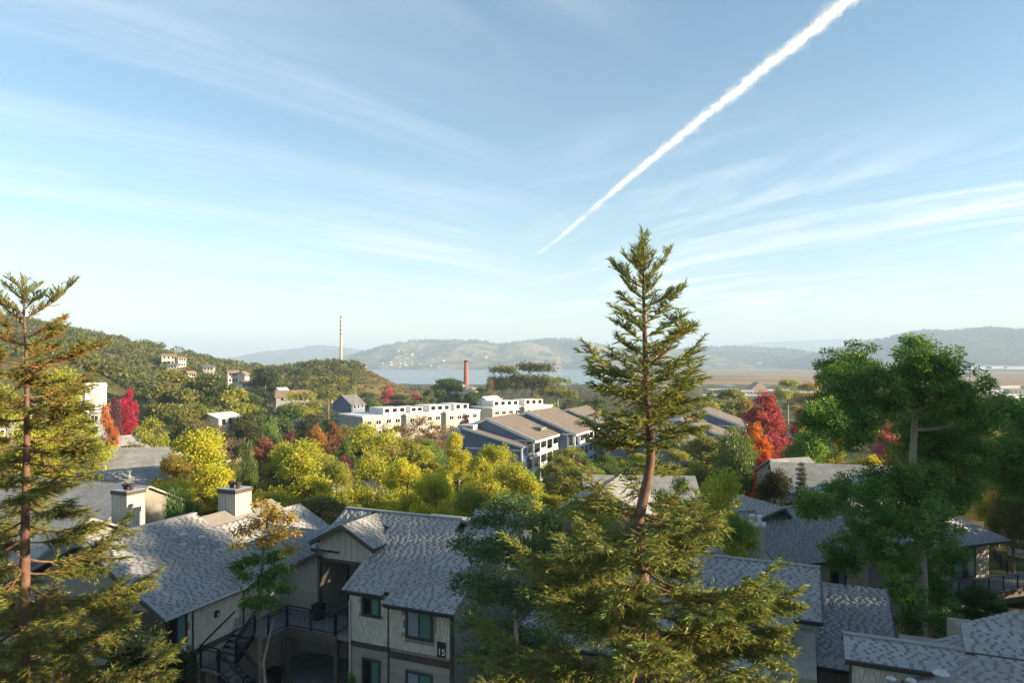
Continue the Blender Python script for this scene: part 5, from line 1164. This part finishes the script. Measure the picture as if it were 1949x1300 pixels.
# slender tree in front of the left building
DS = 28.5; sx0 = (496 - CX) / F * DS; sz0 = hz(sx0, DS)
def slim(pts, seed, col, name_, label, nl, tr_, rr):
    bl = [];
    for px, py, r in pts: p = P(px, py, DS + rt.uniform(-.7, .7)); bl.append((p.x, p.y, p.z, r / F * DS))
    return bl
lowb_ = [(475, 1070, 20), (530, 1085, 22), (500, 1110, 26), (465, 1100, 16), (540, 1120, 16), (490, 1150, 24), (525, 1060, 22), (455, 1080, 14), (510, 1150, 20), (470, 1145, 14)]
topb_ = [(500, 960, 18), (520, 985, 26), (545, 990, 22), (490, 1000, 24), (465, 1010, 18), (530, 1020, 26), (455, 1040, 18), (560, 1015, 14), (505, 1035, 24), (550, 1045, 18)]
e_ = empty('slender_tree', (sx0, DS, sz0), 0, 'slender two-stemmed tree with golden top before the left building', 'tree')
tkp = [(sx0, DS, sz0 - .4), px3(495, 1230, DS), px3(493, 1150, DS), px3(500, 1060, DS), px3(510, 985, DS)]
for bls, col, nm, sd in ((lowb_, (.085, .19, .035), 'lower_crown', 1), (topb_, (.36, .27, .045), 'upper_crown', 2)):
    bl = slim(bls, sd, col, nm, '', 0, 0, 0); bb = [(x - sx0, y - DS, z - sz0, r) for x, y, z, r in bl]
    cr, tk_ = tree_data(np.random.default_rng(sd), bb, 13, 24 if sd == 1 else 15, .20, .07, .24, np.array(tkp) - np.array([sx0, DS, sz0]), .10, droop=.5, twig_r=.012, shell=.4)
    o = link(nm, cr, M_LEAF, e_); o.color = c4(col)
    link('stems', tk_, M_PBARK, e_)
tb = Tubes(6); tb.add(np.array([(.35, .1, -.3), (.25, .05, 1.5), (.1, 0, 3.2), (.5, .1, 5.0)]), [.09, .08, .07, .03]); link('stems', tb.mesh('stems'), M_PBARK, e_)
# dark bushy tree between building 15 and the redwood
DB = 25.5; bx0 = (985 - CX) / F * DB; bz0 = hz(bx0, DB); bl = []
for px, py, r in ((930, 1000, 40), (975, 975, 45), (1015, 1000, 45), (900, 1050, 42), (955, 1060, 58), (1010, 1070, 55), (890, 1120, 40), (940, 1140, 58), (1000, 1150, 55), (905, 1190, 42), (960, 1220, 55), (1020, 1230, 50), (920, 1260, 45), (985, 1290, 60), (1050, 1050, 40), (1040, 1150, 40)):
    p = P(px, py, DB + rt.uniform(-1.2, 1.2)); bl.append((p.x, p.y, p.z, r / F * DB))
custom_tree('broadleaf_tree', 'dense dark olive-green tree in shade right of building 15', (bx0, DB, bz0), bl, (.10, .17, .065), 9, 30, 56, .13, .06, .32, [(bx0, DB, bz0 - .4), px3(985, 1400, DB), px3(985, 1250, DB), px3(975, 1100, DB)], .14, twig_r=.014, flat=.9)
# clipped hedge and shrubs at the bottom
def hedge(px0, px1, ytop, D, dep, zb, label, col, seed, kind='hedge'):
    rs = np.random.default_rng(seed); x0, x1 = (px0 - CX) / F * D, (px1 - CX) / F * D; zt = CZ - (ytop - HY) / F * D; h = zt - zb; w = x1 - x0
    e_ = empty(kind, ((x0 + x1) / 2, D, zb), 0, label, kind); n = 5200
    d = unit(rs.normal(0, 1, (n, 3))); d = np.sign(d) * np.abs(d) ** .45; rad = rs.uniform(.86, 1.03, n)[:, None]
    pos = d * rad * np.array([w / 2, dep / 2, h / 2]) + np.array([0, 0, h / 2]); pos += rs.normal(0, .02, pos.shape)
    Vv, Fq = leaf_quads(pos, d + rs.normal(0, .6, (n, 3)), rs.normal(0, .6, (n, 3)) + d, rs.uniform(.07, .12, n), rs.uniform(.045, .07, n))
    o = link('leaves', np_mesh('leaves', Vv, Fq, rs.random(n)), M_LEAF, e_); o.color = c4(col)
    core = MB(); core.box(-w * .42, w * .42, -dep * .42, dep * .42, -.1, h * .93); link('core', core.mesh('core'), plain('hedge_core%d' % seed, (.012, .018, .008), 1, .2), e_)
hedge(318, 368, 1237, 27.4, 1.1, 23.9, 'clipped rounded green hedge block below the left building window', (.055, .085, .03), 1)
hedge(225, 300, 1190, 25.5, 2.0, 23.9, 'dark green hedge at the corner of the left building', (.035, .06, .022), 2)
tree('shrub', 672, 1285, 60, 29, (.06, .13, .03), 'small bright green shrub at the foot of the number 15 building', 'shrub', zbase=23.9)
tree('shrub', 1905, 1135, 95, 43, (.10, .17, .03), 'leafy yellow-green shrub in front of the railed balcony', 'shrub', zbase=20.8)
tree('round', 1860, 1120, 110, 40.5, (.06, .11, .025), 'green bush beside the trunk of the big tree')
tree('shrub', 1785, 1165, 120, 39.5, (.05, .09, .025), 'green undergrowth around the big tree trunk', 'shrub', zbase=22.6)
tree('shrub', 1845, 1190, 90, 38, (.05, .09, .025), 'dark shrub behind the lower right roof', 'shrub', zbase=23)

# ------------------------------------------------------------------ middle distance trees
YG = (.50, .50, .045); YG2 = (.39, .41, .045); OL = (.30, .32, .05); GR = (.17, .29, .04); DG = (.11, .17, .04); OD = (.22, .235, .05); RU = (.26, .13, .04); BR_ = (.25, .165, .07)
RED = (.36, .075, .055); ORG = (.55, .19, .02); PNK = (.50, .10, .09); YE = (.46, .40, .03); MAR = (.16, .05, .05); GOLD = (.34, .26, .05)
T_ = [
 ('round', 380, 826, 185, 62, YG, 'bright yellow-green tree behind the left building chimney'),
 ('round', 335, 868, 100, 66, GOLD, 'golden tree at the left shoulder of the bright yellow-green tree'),
 ('round', 568, 846, 190, 57, YG2, 'broad olive and yellow tree directly above the number 15 building'),
 ('open', 712, 808, 160, 66, YG2, 'tall yellow-green tree with bare lower limbs left of the blue building'),
 ('round', 765, 880, 110, 56, YG, 'yellow-green tree behind the ridge of building 15'),
 ('round', 640, 880, 90, 62, OL, 'olive tree between the two yellow-green trees above building 15'),
 ('willow', 335, 938, 120, 50, (.07, .16, .03), 'green weeping tree left of the tall clad chimney'),
 ('oval', 872, 828, 80, 78, YG, 'narrow bright yellow-green tree before the blue gable'),
 ('open', 928, 850, 110, 70, YG2, 'loose yellow-green tree below the blue balconies'),
 ('round', 828, 905, 120, 54, YG, 'low yellow-green tree behind the right end of the number 15 roof'),
 ('open', 985, 885, 120, 60, YG2, 'sparse olive tree left of the small grey gable'),
 ('round', 900, 930, 100, 48, OL, 'olive tree just above the dark shaded tree'),
 ('round', 1370, 905, 170, 38, YG2, 'bright yellow-green tree at the right of the redwood trunk'),
 ('open', 1280, 915, 130, 44, OL, 'olive tree directly behind the redwood trunk'),
 ('round', 1395, 985, 120, 37, GR, 'green tree below the bright tree left of the white-potted chimney'),
 ('round', 1120, 960, 150, 40, OL, 'olive tree crown behind the middle of the redwood'),
 ('willow', 1408, 815, 115, 88, (.11, .17, .035), 'soft green feathery tree before the right blue building'),
 ('round', 1455, 752, 115, 122, RED, 'tall red maple left of the parked cars'),
 ('round', 1478, 785, 40, 130, (.30, .06, .05), 'dull red maple shoulder beside the parked cars'),
 ('round', 1442, 812, 75, 98, ORG, 'orange maple below the tall red maple'),
 ('round', 1458, 862, 52, 82, (.60, .16, .03), 'small fiery orange maple beside the dark parked car'),
 ('round', 1527, 780, 66, 132, (.40, .03, .06), 'magenta-red maple left of the big green tree'),
 ('oval', 1592, 824, 34, 100, (.55, .12, .03), 'small orange-red maple under the big green tree'),
 ('round', 1692, 812, 84, 112, PNK, 'pinkish red maple seen through the big green tree'),
 ('round', 1540, 822, 105, 90, GR, 'green dome-shaped tree above the long blue-grey roof'),
 ('round', 1592, 852, 80, 84, (.24, .27, .03), 'yellow-green tree behind the long blue-grey roof'),
 ('round', 1650, 872, 110, 82, YE, 'bright yellow bush behind the roofs at right'),
 ('round', 1475, 900, 100, 54, (.055, .06, .025), 'dark bronze-leaved tree left of the cypress'),
 ('willow', 1928, 892, 90, 62, (.15, .16, .035), 'olive weeping tree at the right edge'),
 ('open', 1900, 872, 70, 74, YE, 'yellow tree behind the weeping tree at the right edge'),
 ('round', 1845, 735, 80, 130, (.20, .20, .04), 'pale olive tree behind the top right of the big green tree'),
 ('euc', 1500, 722, 66, 290, OL, 'eucalyptus with open crown above the red maple'),
 ('euc', 1540, 728, 60, 260, GOLD, 'golden eucalyptus beside the big green tree'),
 ('round', 1390, 742, 75, 230, OD, 'dark olive tree by the harbour right of the redwood'),
 ('round', 1345, 762, 70, 210, OL, 'olive tree above the right blue roof'),
 ('round', 1420, 760, 40, 200, GOLD, 'small golden tree above the right blue roof'),
 ('euc', 955, 695, 80, 335, OD, 'left crown of the tall eucalyptus pair by the water'),
 ('euc', 1012, 690, 110, 325, (.12, .13, .04), 'right crown of the tall eucalyptus pair by the water'),
 ('euc', 1062, 718, 80, 320, OD, 'lower eucalyptus right of the tall pair'),
 ('round', 920, 738, 60, 420, DG, 'dark tree just right of the brick chimney'),
 ('round', 852, 722, 76, 330, DG, 'dark green tree left of the brick chimney'),
 ('round', 897, 748, 62, 240, (.07, .125, .03), 'rounded green tree at the end of the white flat building'),
 ('oval', 815, 742, 50, 300, DG, 'dark green tree between the knoll and the brick chimney'),
 ('round', 738, 734, 26, 390, (.5, .10, .06), 'small red tree at the foot of the knoll'),
 ('oval', 791, 752, 36, 300, (.42, .03, .04), 'crimson tree above the white flat building'),
 ('round', 760, 752, 60, 310, DG, 'dark tree between the two small red trees'),
 ('round', 700, 748, 55, 300, DG, 'dark tree below the knoll slope'),
 ('round', 716, 766, 44, 260, OD, 'small olive tree left of the crimson tree'),
 ('round', 683, 762, 60, 255, (.05, .085, .03), 'rounded dark green tree right of the blue-grey barn'),
 ('euc', 632, 716, 110, 310, OD, 'broad olive eucalyptus in front of the tall pole'),
 ('pine', 625, 758, 90, 215, DG, 'dark conifer left of the blue-grey barn'),
 ('euc', 578, 746, 84, 215, OL, 'golden-olive tree with pale trunk left of centre'),
 ('round', 505, 702, 70, 300, (.06, .09, .028), 'dark green tree right of the cream twin-gabled house'),
 ('round', 330, 706, 100, 215, OD, 'large olive tree on the left slope'),
 ('round', 396, 716, 110, 225, (.09, .12, .03), 'green tree right of the large olive slope tree'),
 ('round', 445, 742, 100, 190, OL, 'olive tree below the cream twin-gabled house'),
 ('round', 372, 772, 110, 150, OD, 'dark olive tree above the bright yellow-green tree'),
 ('bare', 402, 800, 110, 128, (.20, .16, .07), 'bare twiggy tree before the pale three-storey house'),
 ('round', 465, 790, 80, 150, (.09, .10, .035), 'olive tree right of the pale three-storey house'),
 ('round', 283, 800, 110, 105, OL, 'olive tree below the low white building at left'),
 ('round', 255, 850, 100, 85, (.16, .15, .045), 'dull olive shrub-like tree left of the golden one'),
 ('round', 243, 744, 46, 176, (.45, .02, .04), 'vivid crimson maple on the left slope'),
 ('round', 219, 760, 26, 165, MAR, 'small maroon tree left of the crimson maple'),
 ('open', 205, 772, 50, 92, (.50, .20, .06), 'orange-tipped tree at the edge of the yellow-green one'),
 ('round', 110, 712, 165, 78, YG2, 'large yellow-green tree behind the left redwood'),
 ('round', 150, 768, 84, 84, (.22, .28, .03), 'bright green-yellow tree right of the left redwood'),
 ('round', 12, 745, 130, 62, YG2, 'yellow-green tree at the extreme left edge'),
 ('round', 90, 830, 130, 62, YG, 'low yellow-green tree behind the left redwood trunk'),
 ('willow', 508, 800, 64, 132, (.14, .23, .04), 'light green weeping tree in the valley'),
 ('round', 548, 824, 60, 118, MAR, 'maroon tree in the valley left of the orange one'),
 ('round', 598, 814, 54, 128, (.36, .20, .04), 'orange-gold tree in the valley'),
 ('round', 636, 806, 50, 140, RU, 'rust-coloured tree left of the white flat building'),
 ('round', 690, 826, 90, 112, (.07, .10, .03), 'green domed tree in front of the white flat building'),
 ('round', 655, 838, 70, 100, DG, 'dark domed tree among the autumn trees'),
 ('round', 500, 838, 74, 96, (.28, .14, .07), 'reddish-brown tree right of the bright yellow-green tree'),
 ('willow', 470, 842, 44, 86, (.12, .18, .04), 'thin green weeping tree beside the reddish-brown tree'),
 ('bare', 780, 792, 120, 112, BR_, 'brown half-bare tree in front of the white flat building'),
 ('bare', 838, 800, 90, 124, BR_, 'brown half-bare tree by the white building end'),
 ('bare', 735, 806, 70, 104, (.24, .17, .05), 'tan half-bare tree left of the brown ones'),
 ('round', 885, 790, 34, 180, MAR, 'small maroon tree at the white building corner'),
 ('bare', 935, 722, 24, 260, BR_, 'thin brown leafless tree by the white gabled house'),
 ('round', 655, 872, 60, 80, MAR, 'dark red shrub between the yellow-green trees'),
 ('round', 1100, 880, 60, 100, (.30, .13, .04), 'rust-brown tree under the blue balconies'),
 ('round', 1062, 870, 80, 92, OD, 'dark olive tree beneath the blue balconies'),
 ('round', 1150, 868, 80, 100, DG, 'dark tree between the blue buildings'),
 ('round', 1000, 905, 70, 84, GR, 'green tree below the blue corner posts'),
 ('round', 1330, 880, 70, 92, OL, 'olive tree before the right blue building wall'),
 ('bare', 1880, 905, 60, 95, (.3, .2, .05), 'tan half-bare tree right of the big green tree'),
 ('round', 655, 812, 70, 160, (.26, .25, .05), 'olive-gold tree at the left end of the white flat building'),
 ('round', 705, 818, 64, 165, OL, 'olive tree rising before the white flat building, left part'),
 ('oval', 752, 812, 50, 170, OD, 'dull olive tree before the middle of the white flat building'),
 ('round', 812, 818, 66, 168, (.28, .22, .07), 'tan-olive tree before the right half of the white flat building'),
 ('round', 868, 815, 60, 172, OL, 'olive tree before the right end of the white flat building'),
 ('round', 590, 790, 80, 165, (.08, .095, .03), 'dark olive tree in the valley below the golden-olive one'),
 ('round', 545, 772, 70, 190, DG, 'dark tree in front of the brown roofed house'),
 ('round', 480, 752, 60, 230, DG, 'dark tree right of the olive tree under the cream house'),
]
LAND = []
for t in T_:
    tree(*t)
    if len(t[6].split()) <= 9: LAND.append((t[1], t[2], t[4], t[6]))
# narrow cypress
crs = np.random.default_rng(77); q = P(1525, 930, 63); zg = hz(q.x, q.y); zt = CZ - (880 - HY) / F * 63; H_ = zt - zg
custom_tree('cypress_tree', 'narrow dark green cypress in front of the blue-grey roof', (q.x, q.y, zg), [(q.x, q.y, zg + .6 + i * (H_ - .9) / 21, .66 * (1 - (i / 23) ** 2.2) + .14) for i in range(22)], (.03, .055, .022), 8, 26, 40, .14, .05, .22, [(q.x, q.y, zg - .3), (q.x, q.y, zg + 2), (q.x, q.y, zg + H_ * .8)], .12, twig_r=.012)

# unlabelled-by-landmark fillers: valley trees that nothing tells apart
blocked = []
for o in list(COL.objects):
    if o.parent is None and o.get('category') in ('building', 'house', 'tower', 'car', 'chimney'): blocked.append((o.location.x, o.location.y))
rf = random.Random(11); cnt = 0; tries = 0
FC = [OL, OD, GR, YG2, DG, (.17, .16, .05), OL, OD]
FN = {OL: 'olive green tree in the valley canopy', OD: 'dull olive tree in the valley canopy', GR: 'plain green tree in the valley canopy', YG2: 'yellow-green tree in the valley canopy', DG: 'dark green tree in the valley canopy', (.17, .16, .05): 'dry olive-brown tree in the valley canopy'}
while cnt < 155 and tries < 5000:
    tries += 1; D = rf.uniform(46, 125) if cnt < 60 else rf.uniform(100, 300) if cnt < 110 else rf.uniform(250, 520); px = rf.uniform(-20, 1960); x = (px - CX) / F * D
    if any(math.hypot(x - bx, D - by) < (11 if D < 120 else 17) for bx, by in blocked): continue
    if D > 90 and 1440 < px < 1570 and D < 260: continue
    if -80 < x < 20 and 115 < D < 215: continue
    if D > 100 and x < -90: continue
    if D < 85 and (px > 1400 or px < 330): continue
    hgt = rf.uniform(4.5, 8.0) if D < 90 else rf.uniform(6, 10.5); zb = hz(x, D)
    yt = HY + (CZ - zb - hgt) / D * F
    c = rf.choice(FC); lm = min(LAND, key=lambda q: abs(q[0] - px) + .8 * abs(q[1] - yt) + .3 * abs(q[2] - D)); side = 'left of' if px < lm[0] - 25 else ('right of' if px > lm[0] + 25 else ('behind' if D > lm[2] else 'in front of'))
    lab = FN[c].replace(' in the valley canopy', '') + ' ' + side + ' the ' + lm[3]; tree(rf.choice(('round', 'round', 'oval', 'open')), px, yt, rf.uniform(6.5, 11) / D * F, D, c, lab, 'tree', 'valley canopy ' + FN[c].replace(' in the valley canopy', 's')); cnt += 1

# ------------------------------------------------------------------ woods and scrub that read as one mass
def mass(name, label, cat, pts, rad, per, ls, col, seed, tone, hr=.8):
    rs = np.random.default_rng(seed); n = len(pts); idx = np.repeat(np.arange(n), per); m = len(idx)
    d = unit(rs.normal(0, 1, (m, 3))); d[:, 2] = np.abs(d[:, 2]) * 1.0 - .15
    C = np.array(pts)[idx] + d * (np.array(rad)[idx] * rs.uniform(.7, 1.05, m))[:, None] * np.array([1, 1, hr])
    Vv, Fq = leaf_tris(C, rs.normal(0, 1, (m, 3)) + d, d + rs.normal(0, .6, (m, 3)), ls * 1.2 * rs.uniform(.7, 1.4, m), ls * .9 * rs.uniform(.7, 1.4, m))
    o = link(name, np_mesh(name, Vv, Fq, np.clip(np.array(tone)[idx] * .6 + .4 * rs.random(m), 0, 1)), M_LEAF); o.color = c4(col); tag(o, label, cat, kind='stuff'); return o
rw_ = np.random.default_rng(15); pts, rad, tone = [], [], []
while len(pts) < 1150:
    y = rw_.uniform(235, 560); x = rw_.uniform(-.78, -.22) * y; z = hz(x, y)
    if z < 19: continue
    if (x + 140) ** 2 / 30 ** 2 + (y - 200) ** 2 / 34 ** 2 < 1: continue
    r = rw_.uniform(2.6, 6.2)
    if math.sin(x * .05 + 2) * math.sin(y * .04) > .55 and rw_.random() < .7: continue
    pts.append((x, y, z + r * .35)); rad.append(r); tone.append(rw_.random())
mass('oak_wood', 'dark oak woodland covering the left hillside', 'woodland', pts, rad, 110, 1.0, (.125, .145, .038), 1, tone)
pts, rad, tone = [], [], []
while len(pts) < 900:
    y = rw_.uniform(385, 500); x = rw_.uniform(-185, -25); z = hz(x, y)
    if z < 13: continue
    r = rw_.uniform(.9, 2.1); pts.append((x, y, z + r * .2)); rad.append(r); tone.append(rw_.random())
mass('knoll_scrub', 'brown-green scrub covering the knoll under the tall pole', 'scrub', pts, rad, 48, .6, (.24, .17, .06), 2, tone)
pts, rad, tone = [], [], []
while len(pts) < 160:
    y = rw_.uniform(400, 520); x = rw_.uniform(-170, -112); z = hz(x, y); r = rw_.uniform(2, 3.6)
    pts.append((x, y, z + r * .2)); rad.append(r); tone.append(rw_.random())
mass('knoll_oaks', 'dark low oaks on the left side of the knoll', 'woodland', pts, rad, 60, .7, (.06, .075, .028), 5, tone)
pts, rad, tone = [], [], []
while len(pts) < 900:
    D = rw_.uniform(45, 330); x = rw_.uniform(-.78, .78) * D
    if any(math.hypot(x - bx, D - by) < (8 if D < 120 else 11) for bx, by in blocked): continue
    if 115 < D < 250 and .36 < x / D < .46: continue
    r = rw_.uniform(.8, 2.0); pts.append((x, D, hz(x, D) + r * .1)); rad.append(r); tone.append(rw_.random())
mass('ground_cover', 'low mixed shrubs covering the valley floor', 'shrubs', pts, rad, 34, .42, (.10, .11, .04), 3, tone)
pts, rad, tone = [], [], []
while len(pts) < 700:
    y = rw_.uniform(430, 1150); px = rw_.uniform(780, 1960)
    if px < 1090 and y > 900: continue
    if px > 1290 and y > 560: continue
    x = (px - CX) / F * y; r = rw_.uniform(2, 4.6); pts.append((x, y, hz(x, y) + r * .4)); rad.append(r); tone.append(rw_.random())
mass('shore_trees', 'band of small trees and shrubs along the far shore', 'woodland', pts, rad, 40, 1.0, (.08, .09, .035), 4, tone)
pts, rad, tone = [], [], []
for hn, D, fr, a, b_, k, t1 in (('hills_across_bay', 5000, 1050, 680, 1160, 330, .97), ('hills_marsh_side', 5600, 1500, 1320, 1600, 360, .98), ('hills_right', 4200, 1000, 1540, 1960, 520, .97), ('hills_far_left', 8200, 1500, 440, 690, 120, .9)):
    for i in range(k):
        t = rw_.uniform(-.03, t1) if i % 3 else rw_.uniform(-.02, .03); y = D - fr * t; x = (rw_.uniform(a, b_) - CX) / F * y; r = rw_.uniform(6, 12); pts.append((x, y, HILLF[hn](x, y) + r * .3)); rad.append(r); tone.append(rw_.random())
mass('hill_trees', 'scattered dark trees on the hazy hills across the bay', 'woodland', pts, rad, 26, 4.5, (.045, .055, .028), 6, tone)

# unseen trees added right of frame to shade the near roofs, lower ones beyond
shade_trees = [(62 + random.uniform(-3, 3), -17 + 52 * i / 10 + random.uniform(-1, 1), (50.2 if i > 4 else 43.0 if i == 3 else 45.0) + random.uniform(-2.0, 1.0)) for i in range(11)]
shade_trees += [(.75 * y + 13 + random.uniform(-1, 2), y, 36.0 + random.uniform(-1.5, 1.0)) for y in (39, 45, 51, 57, 64, 72)]
for i, (x, y, top) in enumerate(shade_trees):
    zb = hz(x, y); c, tkm, bk = proto('round', i % 2, 1)
    e_ = empty('added_shade_tree', (x, y, zb), random.uniform(0, 6), 'unseen tree added right of the frame to shade the near roofs', 'tree', 'added shade trees out of frame')
    for nm, me in (('crown', c), ('trunk', tkm)):
        o = link(nm, me, None, e_); w_ = 11.5 if top > 40 else 8.5; o.scale = (w_, w_, top - zb)
        if nm == 'crown': o.color = c4(DG)

# ------------------------------------------------------------------ contrail
m, nt, out = nmat('contrail_ice')
d = N(nt, 'ShaderNodeBsdfDiffuse', {'Color': (.95, .95, .95, 1)}); t = N(nt, 'ShaderNodeBsdfTranslucent', {'Color': (.95, .95, .95, 1)}); a = N(nt, 'ShaderNodeMixShader', {0: .5, 1: d.outputs[0], 2: t.outputs[0]})
al = N(nt, 'ShaderNodeAttribute', attribute_name='rnd')
tr_ = N(nt, 'ShaderNodeBsdfTransparent'); mx = N(nt, 'ShaderNodeMixShader', {0: al.outputs['Fac'], 1: tr_.outputs[0], 2: a.outputs[0]}); nt.links.new(mx.outputs[0], out.inputs[0])
def sky_pt(px, py, alt=3000.0): D = alt * F / (HY - py); return np.array([(px - CX) / F * D, D, CZ + alt])
A_, B_ = sky_pt(1700, -70), sky_pt(1018, 486); rs = np.random.default_rng(2); n = 4600
tt = rs.random(n) ** 1.15; ax = (B_ - A_) / np.linalg.norm(B_ - A_); sd = np.array([-ax[1], ax[0], 0])
wob = 6 * np.sin(tt * 60) + 5 * np.sin(tt * 141 + 1) + 75 * np.sin(tt * 6.0) * tt
wide = rs.random(n) < .35; sg = np.interp(tt, [0, .5, 1], [24, 22, 30]) * np.where(wide, 2.2, 1.0)
C = A_ + (B_ - A_) * tt[:, None] + sd * (wob + rs.normal(0, 1, n) * sg)[:, None] + np.array([0, 0, 1.0]) * (rs.normal(0, 1, n) * sg * .6)[:, None]
R_c = rs.uniform(20, 50, n); dens = .55 + .45 * np.sin(tt * 47 + 1.0) * np.sin(tt * 23)
AL = np.interp(tt, [0, .35, .6, .8, .93, 1], [.032, .028, .018, .012, .008, .002]) * np.where(wide, .45, 1.0) * np.where(tt > .5, dens, 1)
import bmesh
bm = bmesh.new(); bmesh.ops.create_icosphere(bm, subdivisions=1, radius=1.0); bv = np.array([v.co[:] for v in bm.verts]); bf = np.array([[v.index for v in f.verts] for f in bm.faces]); bm.free()
V_ = (C[:, None] + bv[None] * R_c[:, None, None]).reshape(-1, 3); Fq = (bf[None] + (np.arange(len(C)) * len(bv))[:, None, None]).reshape(-1, 3)
ct = link('contrail', np_mesh('contrail', V_, Fq, np.repeat(AL, len(bf)), smooth=True), m); tag(ct, 'white aircraft contrail crossing the upper right sky', 'contrail', kind='stuff')
